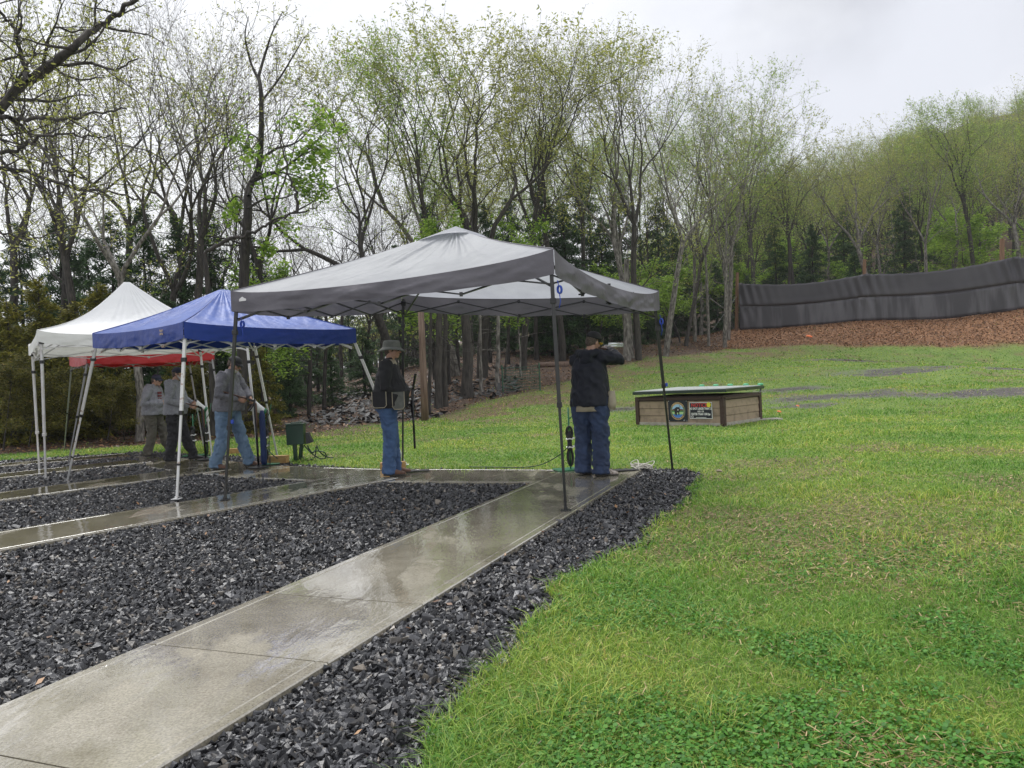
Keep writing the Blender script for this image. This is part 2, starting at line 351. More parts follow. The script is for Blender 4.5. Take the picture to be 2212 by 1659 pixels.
# ------------------------------------------------------------------ concrete walkways
def concrete_mat():
    m, t, b = newmat('wet_concrete'); n = t.nodes; l = t.links
    geo = n.new('ShaderNodeNewGeometry')
    def noise(s, d=5, r=.6, st=None):
        z = n.new('ShaderNodeTexNoise'); z.inputs['Scale'].default_value = s; z.inputs['Detail'].default_value = d; z.inputs['Roughness'].default_value = r
        if st:
            mp = n.new('ShaderNodeMapping'); mp.inputs['Scale'].default_value = st; mp.inputs['Rotation'].default_value = (0, 0, .37); l.new(geo.outputs['Position'], mp.inputs[0]); l.new(mp.outputs[0], z.inputs['Vector'])
        else: l.new(geo.outputs['Position'], z.inputs['Vector'])
        return z.outputs['Fac']
    def mrange(f, a, b_, c, d):
        r = n.new('ShaderNodeMapRange'); r.interpolation_type = 'SMOOTHSTEP'; [setattr(r.inputs[i + 1], 'default_value', v) for i, v in enumerate((a, b_, c, d))]; l.new(f, r.inputs[0]); return r.outputs[0]
    r = n.new('ShaderNodeValToRGB'); e = r.color_ramp.elements; e[0].position = .3; e[0].color = (.27, .245, .19, 1); e[1].position = .7; e[1].color = (.45, .415, .335, 1)
    l.new(noise(1.6, 6), r.inputs[0])
    r2 = n.new('ShaderNodeValToRGB'); e = r2.color_ramp.elements; e[0].position = .3; e[0].color = (.62, .62, .6, 1); e[1].position = .65; e[1].color = (1.15, 1.15, 1.15, 1)
    l.new(noise(90, 3), r2.inputs[0])
    mx = n.new('ShaderNodeMix'); mx.data_type = 'RGBA'; mx.blend_type = 'MULTIPLY'; mx.inputs[0].default_value = 1; l.new(r.outputs[0], mx.inputs[6]); l.new(r2.outputs[0], mx.inputs[7])
    r3 = n.new('ShaderNodeValToRGB'); e = r3.color_ramp.elements; e[0].position = .34; e[0].color = (.66, .64, .6, 1); e[1].position = .56; e[1].color = (1, 1, 1, 1); l.new(noise(3.3, 8, .75), r3.inputs[0])
    mx2 = n.new('ShaderNodeMix'); mx2.data_type = 'RGBA'; mx2.blend_type = 'MULTIPLY'; mx2.inputs[0].default_value = .8; l.new(mx.outputs[2], mx2.inputs[6]); l.new(r3.outputs[0], mx2.inputs[7]); mx = mx2
    # drier pale patches under the canopies (they keep the rain off)
    l.new(mx.outputs[2], b.inputs['Base Color'])
    pud = mrange(noise(1.1, 5, .6, (1.3, .5, 1)), .39, .46, 0, 1)       # 1 = standing water
    l.new(mrange(pud, 0, 1, .2, .03), b.inputs['Roughness'])
    b.inputs['Specular IOR Level'].default_value = .8
    l.new(mrange(pud, 0, 1, .25, .9), b.inputs['Coat Weight']); b.inputs['Coat Roughness'].default_value = .025; b.inputs['Coat IOR'].default_value = 2.1
    bp = n.new('ShaderNodeBump'); bp.inputs['Distance'].default_value = .004; l.new(noise(70, 6, .7, (1, .45, 1)), bp.inputs['Height']); l.new(mrange(pud, 0, 1, .6, .05), bp.inputs['Strength'])
    bp2 = n.new('ShaderNodeBump'); bp2.inputs['Distance'].default_value = .01; bp2.inputs['Strength'].default_value = .22; l.new(noise(14, 3, .5, (1, .35, 1)), bp2.inputs['Height']); l.new(bp.outputs[0], bp2.inputs['Normal'])
    # raindrop rings
    vo = n.new('ShaderNodeTexVoronoi'); vo.inputs['Scale'].default_value = 3.2; l.new(geo.outputs['Position'], vo.inputs['Vector'])
    ms = n.new('ShaderNodeMath'); ms.operation = 'MULTIPLY'; ms.inputs[1].default_value = 210; l.new(vo.outputs['Distance'], ms.inputs[0])
    si = n.new('ShaderNodeMath'); si.operation = 'SINE'; l.new(ms.outputs[0], si.inputs[0])
    fa = mrange(vo.outputs['Distance'], .08, .17, 1, 0); mm = n.new('ShaderNodeMath'); mm.operation = 'MULTIPLY'; l.new(si.outputs[0], mm.inputs[0]); l.new(fa, mm.inputs[1])
    m3 = n.new('ShaderNodeMath'); m3.operation = 'MULTIPLY'; l.new(mm.outputs[0], m3.inputs[0]); l.new(pud, m3.inputs[1])
    bp3 = n.new('ShaderNodeBump'); bp3.inputs['Distance'].default_value = .002; bp3.inputs['Strength'].default_value = .25; l.new(m3.outputs[0], bp3.inputs['Height']); l.new(bp2.outputs[0], bp3.inputs['Normal'])
    l.new(bp3.outputs[0], b.inputs['Normal']); l.new(bp3.outputs[0], b.inputs['Coat Normal'])
    return m
M_conc = concrete_mat()
SLABS = []                                     # outlines, used to keep stones off the concrete
def slab(name, quad, cuts, label, dz=0.0, th=.10, gap=.008):
    """quad: near-right, near-left, far-left, far-right ground points; cut into panels across its length"""
    a, b, c, d = [Vector((q[0], q[1], 0)) for q in quad]; SLABS.append([(q.x, q.y) for q in (a, b, c, d)])
    bm = bmesh.new(); cs = [0] + list(cuts) + [1]; Ln = (d - a).length
    for i in range(len(cs) - 1):
        t0 = cs[i] + (gap / 2 / Ln if i else 0); t1 = cs[i + 1] - (gap / 2 / Ln if i < len(cs) - 2 else 0)
        q = [a.lerp(d, t0), b.lerp(c, t0), b.lerp(c, t1), a.lerp(d, t1)]
        w = (b - a).length; prof = [(0, -th), (0, -.006), (.006, 0), (.055, 0), (.060, -.003), (.068, -.003), (.073, 0), (w - .073, 0), (w - .068, -.003), (w - .060, -.003), (w - .055, 0), (w - .006, 0), (w, -.006), (w, -th)]
        rows = []
        for k_, (s_, e_) in enumerate(((q[0], q[1]), (q[3], q[2]))):
            rows.append([bm.verts.new((*(s_.lerp(e_, u / w))[:2], dz + z)) for u, z in prof])
        for k in range(len(prof) - 1): bm.faces.new((rows[0][k], rows[0][k + 1], rows[1][k + 1], rows[1][k]))
        bm.faces.new(rows[0][::-1]); bm.faces.new(rows[1])
    bmesh.ops.recalc_face_normals(bm, faces=bm.faces)
    me = bpy.data.meshes.new(name); bm.to_mesh(me); bm.free()
    o = meshobj(name, me, None, M_conc)
    tag(o, label, None, None, 'structure'); return o
def off(p, q, w):                              # perpendicular offset to the left of p->q
    d = (q - p).normalized(); return Vector((-d.y, d.x, 0)) * w
# nearest walkway: right edge through two measured points
p0, p1 = G(340, 1659), G(1385, 1014); dirn = (p1 - p0).normalized(); A0 = p0 - dirn * 3.2; o_ = off(p0, p1, 1.045)
def frac(px, py):                              # joint position along the walk
    g = G(px, py); return (g - A0).dot(dirn) / (p1 - A0).length
slab('walkway', (A0, A0 + o_, p1 + o_, p1), sorted([frac(-60, 1620), frac(715, 1432), frac(925, 1306), frac(1090, 1215), frac(1200, 1095)]), 'nearest wet concrete walkway running up to the shooting line')
SW = [((0, 1187), (860, 1031), 1.04, 6.0, (.12, .3, .47, .64, .8)), ((0, 1080), (500, 1012), 1.0, 5.0, (.3, .55, .72, .9)), ((0, 1032), (330, 997), 1.0, 6, (.3, .6, .85)), ((0, 1007), (280, 984), .9, 6, (.4, .7))]
for a, b, w, ext, cuts in SW:
    g0, g1 = G(*a), G(*b); dd = (g1 - g0).normalized(); a0 = g0 - dd * ext; oo = off(g0, g1, w)
    slab('walkway', (a0, a0 + oo, g1 + oo, g1), cuts, 'wet concrete walkway running back from the shooting line', dz=-.004)
for i in (2, 3, 4): pass
def quadslab(pts, cuts, dz):
    slab('walkway', [G(*p) for p in pts], cuts, 'concrete cross walk joining the shooting stations', dz=dz)
# cross walk: (near-right, near-left, far-left, far-right) per span; panels run along the line of stations
quadslab(((1168, 1040), (1345, 1013.5), (880, 1011.5), (840, 1039)), (.45,), -.008)
quadslab(((850, 1038), (880, 1012.5), (700, 1008), (700, 1036)), (.5,), -.010)
quadslab(((702, 1036.5), (705, 1008), (560, 1002), (490, 1028)), (), -.012)
quadslab(((500, 1027), (585, 1003), (455, 990), (415, 1019)), (), -.014)
quadslab(((415, 1020), (460, 990.5), (290, 984), (322, 1007)), (), -.016)
ONSLAB = [s for s in SLABS]
def onslab(x, y, grow=0.0):
    m = np.zeros(np.shape(x), bool)
    for s in ONSLAB:
        m |= inpoly(x, y, s)
    return m
# ------------------------------------------------------------------ gravel bed and stones
gx = np.arange(-22, 3, .25); gy = np.arange(-4, 16, .25); GX, GY = np.meshgrid(gx, gy); a_, b_ = GX.ravel(), GY.ravel()
M_grav = mat('crushed_stone', (.014, .014, .016), (.15, .152, .165), rough=.34, island=True, lo=.08, hi=1.0, spec=.5, bump=.4, bscale=60)
_rp = [q for q in M_grav.node_tree.nodes if q.type == 'VALTORGB'][0].color_ramp
for _x, _c2 in ((.55, (.042, .043, .048)), (.85, (.088, .089, .097)), (.955, (.11, .10, .09)), (.985, (.18, .15, .12))): _rp.elements.new(_x).color = rgba(_c2)
_rp.elements[-1].color = (.28, .26, .23, 1)
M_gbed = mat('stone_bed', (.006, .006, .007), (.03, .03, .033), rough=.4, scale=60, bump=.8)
# stone templates
def rock_templates(n=14, npt=9, seed=3):
    r = np.random.default_rng(seed); out = []
    for i in range(n):
        bm = bmesh.new(); p = r.normal(size=(npt, 3)); p /= np.linalg.norm(p, axis=1)[:, None]; p *= r.uniform(.75, 1.1, (npt, 1)); p *= (1, r.uniform(.55, .9), r.uniform(.4, .65))
        for q in p: bm.verts.new(q)
        h = bmesh.ops.convex_hull(bm, input=bm.verts); bmesh.ops.delete(bm, geom=[g for g in h['geom_interior'] if isinstance(g, bmesh.types.BMVert)], context='VERTS')
        bmesh.ops.triangulate(bm, faces=bm.faces); bm.verts.ensure_lookup_table(); bm.verts.index_update()
        out.append((np.array([v.co[:] for v in bm.verts]), np.array([[v.index for v in f.verts] for f in bm.faces]))); bm.free()
    return out
def randrot(r, n):
    q = r.normal(size=(n, 4)); q /= np.linalg.norm(q, axis=1)[:, None]; w, x, y, z = q.T
    return np.stack([1 - 2 * (y * y + z * z), 2 * (x * y - z * w), 2 * (x * z + y * w), 2 * (x * y + z * w), 1 - 2 * (x * x + z * z), 2 * (y * z - x * w), 2 * (x * z - y * w), 2 * (y * z + x * w), 1 - 2 * (x * x + y * y)], 1).reshape(n, 3, 3)
def scatter(templates, pos, scale, rot, r):
    idx = r.integers(0, len(templates), len(pos)); Vs, Fs, base = [], [], 0
    for k, (tv, tf) in enumerate(templates):
        s = np.where(idx == k)[0]
        if not len(s): continue
        v = np.einsum('nij,vj->nvi', rot[s], tv) * (scale[s][:, None, None] if scale.ndim == 1 else scale[s][:, None, :]) + pos[s][:, None, :]
        f = tf[None] + (np.arange(len(s)) * len(tv))[:, None, None] + base
        Vs.append(v.reshape(-1, 3)); Fs.append(f.reshape(-1, tf.shape[1])); base += len(s) * len(tv)
    return np.concatenate(Vs), np.concatenate(Fs)
def wedge(r, n, d0, d1, power=1.0, half=.72, right=None):
    """points in front of the camera; density falls off with distance"""
    u = r.random(n)
    d = d0 * (d1 / d0) ** u if power == 1.0 else (d0 ** (2 - 2 * power) + u * (d1 ** (2 - 2 * power) - d0 ** (2 - 2 * power))) ** (1 / (2 - 2 * power))
    return d, (r.random(n) * (half + (right or half)) - half)
r = np.random.default_rng(11)
d, k = wedge(r, 400000, 2.2, 20, 1.0, .72); x = k * d; y = d
keep = gravel_mask(x, y) > -.03; x, y, d = x[keep], y[keep], d[keep]
keep = ~onslab(x, y); x, y, d = x[keep], y[keep], d[keep]
# limit the density near the lens, thin by hashing
dens = 1 / (d * d); lim = 1 / 3.2 ** 2; keep = r.random(len(x)) < np.minimum(1, lim / dens); x, y, d = x[keep], y[keep], d[keep]
big = np.clip(d / 9, 1, 1.6)
sc_ = np.clip(np.exp(r.normal(-4.0, .32, len(x))), .009, .042) * big * np.where(r.random(len(x)) < .1, 1.3, 1)
pos = np.stack([x, y, -.056 + r.uniform(0, .026, len(x)) + sc_ * .3], 1)
V_, F_ = scatter(rock_templates(), pos, sc_, randrot(r, len(x)), r)
grv = tag(meshobj('gravel', npmesh('gravel', V_, [F_]), None, M_grav), 'dark grey crushed stone lying between the concrete walkways', 'gravel', None, 'stuff')
print('rocks', len(x), len(F_))
# bed beneath the stones
keepq = []
jj = np.arange(len(a_)).reshape(len(gy), len(gx)); Qg = np.stack([jj[:-1, :-1], jj[:-1, 1:], jj[1:, 1:], jj[1:, :-1]], -1).reshape(-1, 4)
cxq = a_[Qg].mean(1); cyq = b_[Qg].mean(1); Qg = Qg[inpoly(cxq, cyq, GP) | (sdist(cxq, cyq, GP) < .2)]
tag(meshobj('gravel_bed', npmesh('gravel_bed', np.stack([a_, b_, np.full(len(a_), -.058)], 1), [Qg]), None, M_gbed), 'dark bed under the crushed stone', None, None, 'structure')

# ------------------------------------------------------------------ grass
def leafmat(name, stops, rough=.5, trans=.3, spec=.4, noise_scale=None, ncol=None):
    m, t, b = newmat(name); n = t.nodes; l = t.links
    g = n.new('ShaderNodeNewGeometry'); rp = n.new('ShaderNodeValToRGB'); e = rp.color_ramp.elements
    while len(e) < len(stops): e.new(.5)
    for i, (p, c) in enumerate(stops): e[i].position = p; e[i].color = rgba(c)
    l.new(g.outputs['Random Per Island'], rp.inputs[0]); out = rp.outputs[0]
    if noise_scale:
        z = n.new('ShaderNodeTexNoise'); z.inputs['Scale'].default_value = noise_scale; z.inputs['Detail'].default_value = 3; l.new(g.outputs['Position'], z.inputs['Vector'])
        rr = n.new('ShaderNodeValToRGB'); rr.color_ramp.elements[0].position = .38; rr.color_ramp.elements[1].position = .62
        rr.color_ramp.elements[0].color = rgba(ncol[0]); rr.color_ramp.elements[1].color = rgba(ncol[1]); l.new(z.outputs['Fac'], rr.inputs[0])
        mx = n.new('ShaderNodeMix'); mx.data_type = 'RGBA'; mx.blend_type = 'MULTIPLY'; mx.inputs[0].default_value = 1; l.new(out, mx.inputs[6]); l.new(rr.outputs[0], mx.inputs[7]); out = mx.outputs[2]
    l.new(out, b.inputs['Base Color']); b.inputs['Roughness'].default_value = rough; b.inputs['Specular IOR Level'].default_value = spec
    tr = n.new('ShaderNodeBsdfTranslucent'); ms = n.new('ShaderNodeMixShader'); ms.inputs[0].default_value = trans
    l.new(out, tr.inputs[0]); l.new(b.outputs[0], ms.inputs[1]); l.new(tr.outputs[0], ms.inputs[2]); l.new(ms.outputs[0], n['Material Output'].inputs[0])
    return m
M_grass = leafmat('grass_blade', [(0, (.09, .21, .03)), (.45, (.20, .385, .055)), (.8, (.35, .52, .085)), (.93, (.48, .56, .14)), (1, (.5, .42, .20))], noise_scale=.45, ncol=((.70, .82, .75), (1.35, 1.10, 1.15)))
M_clover = leafmat('clover_leaf', [(0, (.03, .12, .012)), (.6, (.07, .23, .022)), (1, (.13, .31, .04))], rough=.6, trans=.25)
M_straw = leafmat('straw', [(0, (.16, .10, .05)), (.6, (.30, .21, .10)), (1, (.5, .38, .2))], trans=.1)
r = np.random.default_rng(21)
def blades(x, y, d, hgt, wid, r, lean=.5):
    n = len(x); z = hz(x, y, raw=True) ; az = r.random(n) * 2 * np.pi; ln = r.random(n) * lean + .1; sa = r.random(n) * np.pi
    w = np.stack([np.cos(sa), np.sin(sa), np.zeros(n)], 1) * (wid / 2)[:, None]
    dr = np.stack([np.cos(az) * ln, np.sin(az) * ln, np.ones(n)], 1)
    p = np.stack([x, y, z - .008], 1); m1 = p + dr * (hgt * .55)[:, None]; tip = p + np.stack([np.cos(az) * ln * 2.0, np.sin(az) * ln * 2.0, np.ones(n) * (1 - ln * .3)], 1) * hgt[:, None]
    V = np.stack([p - w, p + w, m1 - w * .75, m1 + w * .75, tip], 1).reshape(-1, 3); b = (np.arange(n) * 5)[:, None]
    return V, b + np.array([[0, 1, 3, 2]]), b + np.array([[2, 3, 4]])
d, k = wedge(r, 700000, 1.9, 26, 1.0, .74, 1.3); x = k * d; y = d
d2, k2 = wedge(r, 170000, 26, 60, .8, .74, 1.1); x = np.concatenate([x, k2 * d2]); y = np.concatenate([y, d2]); d = y
gmk = gravel_mask(x, y); keep = (gmk < .03) & ~onslab(x, y); x, y, d, gmk = x[keep], y[keep], d[keep], gmk[keep]
fo, be, mu, dr = cover(x, y)
lush = fbm(x, y, 1.6, 31); pr = (1 - .97 * np.clip(fo, 0, 1)) * (1 - .97 * be) * (1 - .93 * mu) * (1 - .72 * dr); keep = r.random(len(x)) < pr; x, y, d, lush, gmk = x[keep], y[keep], d[keep], lush[keep], gmk[keep]
tall = smooth(.52, .75, fbm(x, y, .45, 33)) * (r.random(len(x)) < .35)
edge = smooth(-.5, 0, gmk) * (d < 6)
h = r.uniform(.025, .055, len(x)) * (.7 + lush * .7) * (1 + tall * 1.5 + edge * .8 * (r.random(len(x)) < .4)) * np.where(d > 12, 1.0, .88)
wd = np.maximum(.0035, d * .0012) * r.uniform(.7, 1.3, len(x))
V_, Q_, T_ = blades(x, y, d, h, wd, r, .8)
print('blades', len(x))
tag(meshobj('grass', npmesh('grass', V_, [Q_, T_]), None, M_grass), 'short bright green spring grass covering the trap field', 'grass', None, 'stuff')
# low clover-like ground cover close to the camera
d, k = wedge(r, 270000, 1.9, 7, 1.0, .74, 1.3); x = k * d; y = d
cl = fbm(x, y, .7, 41); fo, be, mu, dr = cover(x, y)
keep = (gravel_mask(x, y) < .02) & (r.random(len(x)) < smooth(.38, .6, cl) * (1 - dr * .8) * smooth(6.8, 4.5, y)); x, y = x[keep], y[keep]; n = len(x)
z = hz(x, y, raw=True) + r.uniform(.004, .028, n); sz = r.uniform(.004, .009, n); R_ = randrot(r, n)
tilt = r.normal(size=(n, 3)) * .45; tilt[:, 2] = 1; tilt /= np.linalg.norm(tilt, axis=1)[:, None]
ua = np.cross(tilt, np.stack([np.cos(R_[:, 0, 0] * 3), np.sin(R_[:, 0, 0] * 3), np.zeros(n)], 1)); ua /= np.linalg.norm(ua, axis=1)[:, None]; ub = np.cross(tilt, ua)
c0 = np.stack([x, y, z], 1); Vl = []
for kx, ky in ((-1, -.3), (-.5, -1), (.5, -1), (1, -.3), (.75, .7), (0, 1), (-.75, .7)): Vl.append(c0 + ua * (kx * sz)[:, None] + ub * (ky * sz)[:, None])
V_ = np.stack(Vl, 1).reshape(-1, 3)
tag(meshobj('clover', npmesh('clover', V_, [(np.arange(n) * 7)[:, None] + np.arange(7)[None]]), None, M_clover), 'low clover leaves mixed into the nearest grass', 'ground cover', None, 'stuff')
# dead straw lying in the thin patches
d, k = wedge(r, 150000, 2, 30, 1.0, .74, 1.2); x = k * d; y = d; fo, be, mu, dr = cover(x, y)
keep = (gravel_mask(x, y) < 0) & (r.random(len(x)) < (dr * .8 + .03) * (1 - fo * .6) * (1 - be)) & ~onslab(x, y); x, y, d = x[keep], y[keep], d[keep]; n = len(x)
a = r.random(n) * 2 * np.pi; ln = r.uniform(.02, .06, n) * np.clip(d / 10, 1, 1.5); w = np.maximum(.0015, d * .0007); z = hz(x, y, raw=True) + r.uniform(.006, .03, n)
c0 = np.stack([x, y, z], 1); ux = np.stack([np.cos(a), np.sin(a), r.normal(size=n) * .15], 1) * ln[:, None] / 2; uy = np.stack([-np.sin(a), np.cos(a), np.zeros(n)], 1) * w[:, None]
V_ = np.stack([c0 - ux - uy, c0 + ux - uy, c0 + ux + uy, c0 - ux + uy], 1).reshape(-1, 3)
tag(meshobj('straw', npmesh('straw', V_, [(np.arange(n) * 4)[:, None] + np.arange(4)[None]]), None, M_straw), 'dead straw lying in the thin patches of the grass', 'straw', None, 'stuff')
# fallen leaves on the berm, the forest floor and a few on the stones
M_litter = leafmat('fallen_leaf', [(0, (.06, .03, .016)), (.4, (.15, .075, .036)), (.75, (.28, .15, .07)), (1, (.48, .28, .14))], rough=.45, trans=.1)
x = np.concatenate([r.uniform(12, 60, 110000), r.uniform(-25, 25, 70000), r.uniform(-6, 2, 1200)]); y = np.concatenate([r.uniform(38, 56, 110000), r.uniform(18, 58, 70000), r.uniform(2, 9, 1200)])
fo, be, mu, dr = cover(x, y); isl = np.arange(len(x)) >= 180000
keep = np.where(isl, (gravel_mask(x, y) > .02) & ~onslab(x, y) & (r.random(len(x)) < .28), r.random(len(x)) < np.maximum(np.maximum(fo * .8, be), .025 * (y > 30)))
x, y, isl = x[keep], y[keep], isl[keep]; n = len(x); z = np.where(isl, -.005, hz(x, y, raw=True) + .03); sz = np.where(isl, r.uniform(.012, .03, n), r.uniform(.03, .075, n))
tl = r.normal(size=(n, 3)) * .4; tl[:, 2] = 1; tl /= np.linalg.norm(tl, axis=1)[:, None]; aa = r.random(n) * 6.28
ua = np.cross(tl, np.stack([np.cos(aa), np.sin(aa), np.zeros(n)], 1)); ub = np.cross(tl, ua); c0 = np.stack([x, y, z], 1)
V_ = np.stack([c0 + ua * (kx * sz)[:, None] + ub * (ky * sz)[:, None] for kx, ky in ((-1, 0), (-.2, -.55), (1, 0), (.2, .6))], 1).reshape(-1, 3)
tag(meshobj('fallen_leaves', npmesh('fallen_leaves', V_, [(np.arange(n) * 4)[:, None] + np.arange(4)[None]]), None, M_litter), 'brown fallen leaves on the bank and forest floor', 'leaves', None, 'stuff')
# slate rubble on the wooded bank
M_slate = mat('slate', (.016, .016, .018), (.085, .083, .085), rough=.6, island=True, lo=.25, hi=1.0, spec=.7)
n = 5000; px_ = r.uniform(560, 1060, n); 
pts = []
for _ in range(2600):
    p = P(r.uniform(640, 1130), 900, r.uniform(24, 42)); pts.append((p.x, p.y))
pts = np.array(pts); fo, be, mu, dr = cover(pts[:, 0], pts[:, 1]); cl = fbm(pts[:, 0], pts[:, 1], 4, 51); pts = pts[(fo > .5) & (r.random(len(pts)) < smooth(.4, .6, cl))]; n = len(pts)
z = hz(pts[:, 0], pts[:, 1]); sc3 = np.stack([r.uniform(.06, .28, n), r.uniform(.05, .2, n), r.uniform(.015, .05, n)], 1)
Rz = randrot(r, n); tl = np.zeros((n, 3, 3)); aa = r.random(n) * 6.28; tx = r.normal(size=n) * .35; ty = r.normal(size=n) * .35
tl[:, 0, 0] = np.cos(aa); tl[:, 0, 1] = -np.sin(aa); tl[:, 1, 0] = np.sin(aa); tl[:, 1, 1] = np.cos(aa); tl[:, 2, 2] = 1; tl[:, 2, 0] = tx; tl[:, 2, 1] = ty
T0 = rock_templates(10, 10, 9); idx = r.integers(0, 10, n); Vs, Fs, base = [], [], 0
for k in range(10):
    s = np.where(idx == k)[0]; tv, tf = T0[k]
    v = np.einsum('nij,nvj->nvi', tl[s], tv[None] * sc3[s][:, None, :]) + np.stack([pts[s, 0], pts[s, 1], z[s] + .05], 1)[:, None, :]
    Vs.append(v.reshape(-1, 3)); Fs.append((tf[None] + (np.arange(len(s)) * len(tv))[:, None, None] + base).reshape(-1, 3)); base += len(s) * len(tv)
tag(meshobj('slate_rubble', npmesh('slate_rubble', np.concatenate(Vs), [np.concatenate(Fs)]), None, M_slate), 'wet slate rubble strewn over the wooded bank', 'rubble', None, 'stuff')
# ------------------------------------------------------------------ canopies
M_black = mat('black_frame', (.012, .012, .013), rough=.35, spec=.6)
M_white = mat('white_frame', (.72, .72, .73), (.62, .60, .58), rough=.35, scale=6)
M_whiter = mat('worn_white_frame', (.72, .72, .72), (.30, .14, .06), rough=.4, scale=14, lo=.60, hi=.72)
M_greyf = mat('grey_frame', (.28, .28, .29), rough=.4)
M_dark = mat('dark_plastic', (.015, .015, .017), rough=.45)
M_bluec = mat('blue_cord', (.01, .05, .38), rough=.5)
def fabric(name, c, c2, trans=.25, rough=.45, spec=.4, bump=.25, scale=3):
    return mat(name, c, c2, rough=rough, scale=scale, lo=.3, hi=.7, spec=spec, translucent=trans, bump=bump * 1.6, bscale=6, bdist=.045)
def mixv(a, b, t): return Vector(a).lerp(Vector(b), t)
def canopy(root, base, top, peak, vh, fab, fabv, legm, legw=.035, sag=.03, ridge=.05, eave=.05, peakw=.04, corner=.03, nx=4, seed=1, plates=True, joint=(.45,), tdrop=.0, vpinch=(0, 0, 0, 0), vsag=None, jm=None, crumple=.026, feet='plate', cap=False):
    """base: 4 foot points, top: 4 eave corners (roof edge), in order round the tent"""
    top = [Vector(t) for t in top]; base = [Vector(b) for b in base]; peak = Vector(peak); rnd = random.Random(seed)
    NS, NT = 56, 20
    def eavep(i, s):
        a, b = top[i], top[(i + 1) % 4]; p = a.lerp(b, s)
        e = (vsag[i] if vsag else eave)
        z = -e * math.sin(math.pi * s) ** .8 if 0 < s < 1 else 0
        tip = corner * (math.exp(-s * 14) + math.exp(-(1 - s) * 14))
        return p + Vector((0, 0, z + tip))
    mb = MB()
    for i in range(4):
        V = []; a, b = top[i], top[(i + 1) % 4]; nrm = (b - a).cross(peak - a).normalized()
        for jt in range(NT + 1):
            t = jt / NT
            for js in range(NS + 1):
                s = js / NS; p = eavep(i, s)
                # tents' top is a small square, not a point
                pk = peak + (Vector(((a + b) / 2 - peak).to_tuple()) * 0 + (p - peak) * peakw); pk.z = peak.z - .015
                q = p.lerp(pk, t)
                q.z -= ridge * math.sin(math.pi * t) * (1 if True else 0)
                q.z -= sag * 4 * s * (1 - s) * math.sin(math.pi * min(1, t * 1.05)) * 1.2
                fade = min(1, 6 * s, 6 * (1 - s)) * min(1, 5 * t, 6 * (1 - t)) if 0 < t < 1 else 0
                w = mnoise.noise(Vector((q.x * 2.2, q.y * 2.2, seed * 3.1))) * crumple + mnoise.noise(Vector(((s - .5) * 26, t * 1.2, seed))) * crumple * (.4 + 1.0 * t)
                q.z += w * fade
                V.append(q)
        fs = [(jt * (NS + 1) + js, jt * (NS + 1) + js + 1, (jt + 1) * (NS + 1) + js + 1, (jt + 1) * (NS + 1) + js) for jt in range(NT) for js in range(NS)]
        mb.add(V, fs)
        if i == 3:
            pass
    k = mb.n; mb.add([peak + (top[i] - peak) * peakw * 1.0 + Vector((0, 0, (peak.z - .015) - (peak + (top[i] - peak) * peakw).z)) for i in range(4)], [(0, 1, 2, 3)])
    cano = mb.build('canopy', fab, root, smooth=True)
    weld = cano.modifiers.new('weld', 'WELD'); weld.merge_threshold = .004
    sm = MB()
    for i in range(4):
        pp = [eavep(i, 0).lerp(peak, jt / 20) - Vector((0, 0, ridge * math.sin(math.pi * jt / 20) - .003)) for jt in range(20)]; sm.tube(pp, .006, 5, cap=False)
        sm.tube([eavep(i, k / 30) + Vector((0, 0, .001)) for k in range(31)], .0045, 5, cap=False)
    sm.build('seam', fabv, cano, smooth=True)
    # valance
    mv = MB(); NV = 9
    for i in range(4):
        V = []; a, b = top[i], top[(i + 1) % 4]; out = (b - a).cross(Vector((0, 0, 1))).normalized(); cen = sum(top, Vector()) / 4
        if out.dot((a + b) / 2 - cen) < 0: out = -out
        for jt in range(NV + 1):
            t = jt / NV
            for js in range(NS + 1):
                s = js / NS; p = eavep(i, s)
                w = mnoise.noise(Vector((s * 7, t * .9 + i * 5, seed * 2.3))) * crumple * 1.6 + mnoise.noise(Vector((s * 20 + t * 3, t * 2 + i * 5, seed * 1.3))) * crumple * .6
                rg_ = 1 - abs(mnoise.noise(Vector((s * 11 + t * 1.6, t * 2.2 - s * 4, seed * 4.1 + i)))) * 3.2; w += max(0, rg_) ** 2 * crumple * .75
                w = max(w, -.008); w *= min(1, t * 2.2) * min(1, 10 * s, 10 * (1 - s))
                V.append(p + Vector((0, 0, -vh * t * (1 - vpinch[i] * math.sin(math.pi * s) + .06 * mnoise.noise(Vector((s * 5, i * 3, seed))))  )) + out * (.006 + w))
        mv.add(V, [(jt * (NS + 1) + js, (jt + 1) * (NS + 1) + js, (jt + 1) * (NS + 1) + js + 1, jt * (NS + 1) + js + 1) for jt in range(NV) for js in range(NS)])
    va = mv.build('valance', fabv, root, smooth=True); w2 = va.modifiers.new('weld', 'WELD'); w2.merge_threshold = .004
    # legs
    tops = []
    for i in range(4):
        tp = top[i] + Vector((0, 0, -.05)); cen = sum(top, Vector()) / 4; inn = (cen - tp); inn.z = 0; tp = tp + inn.normalized() * .062; tops.append(tp)
        bp = base[i]; d = tp - bp; jt = joint[i % len(joint)]
        m = MB(); m.bar(bp, bp + d * (jt + .02), legw * .72, up=(1, 0, 0)); m.bar(bp + d * jt, tp, legw, up=(1, 0, 0))
        lg = m.build('leg', legm, root, bevel=.002)
        c = MB(); cc_ = bp + d * jt; c.bar(cc_ - d.normalized() * .025, cc_ + d.normalized() * .025, legw * 1.35, up=(1, 0, 0)); c.build('clamp', jm or M_dark, lg, bevel=.003)
        if feet == 'plate':
            fmb = MB(); fmb.box(bp + Vector((0, 0, .004)), .095, .095, .008); fmb.box(bp + Vector((0, 0, .02)), legw, legw, .03); fmb.build('foot_plate', legm, lg, bevel=.002)
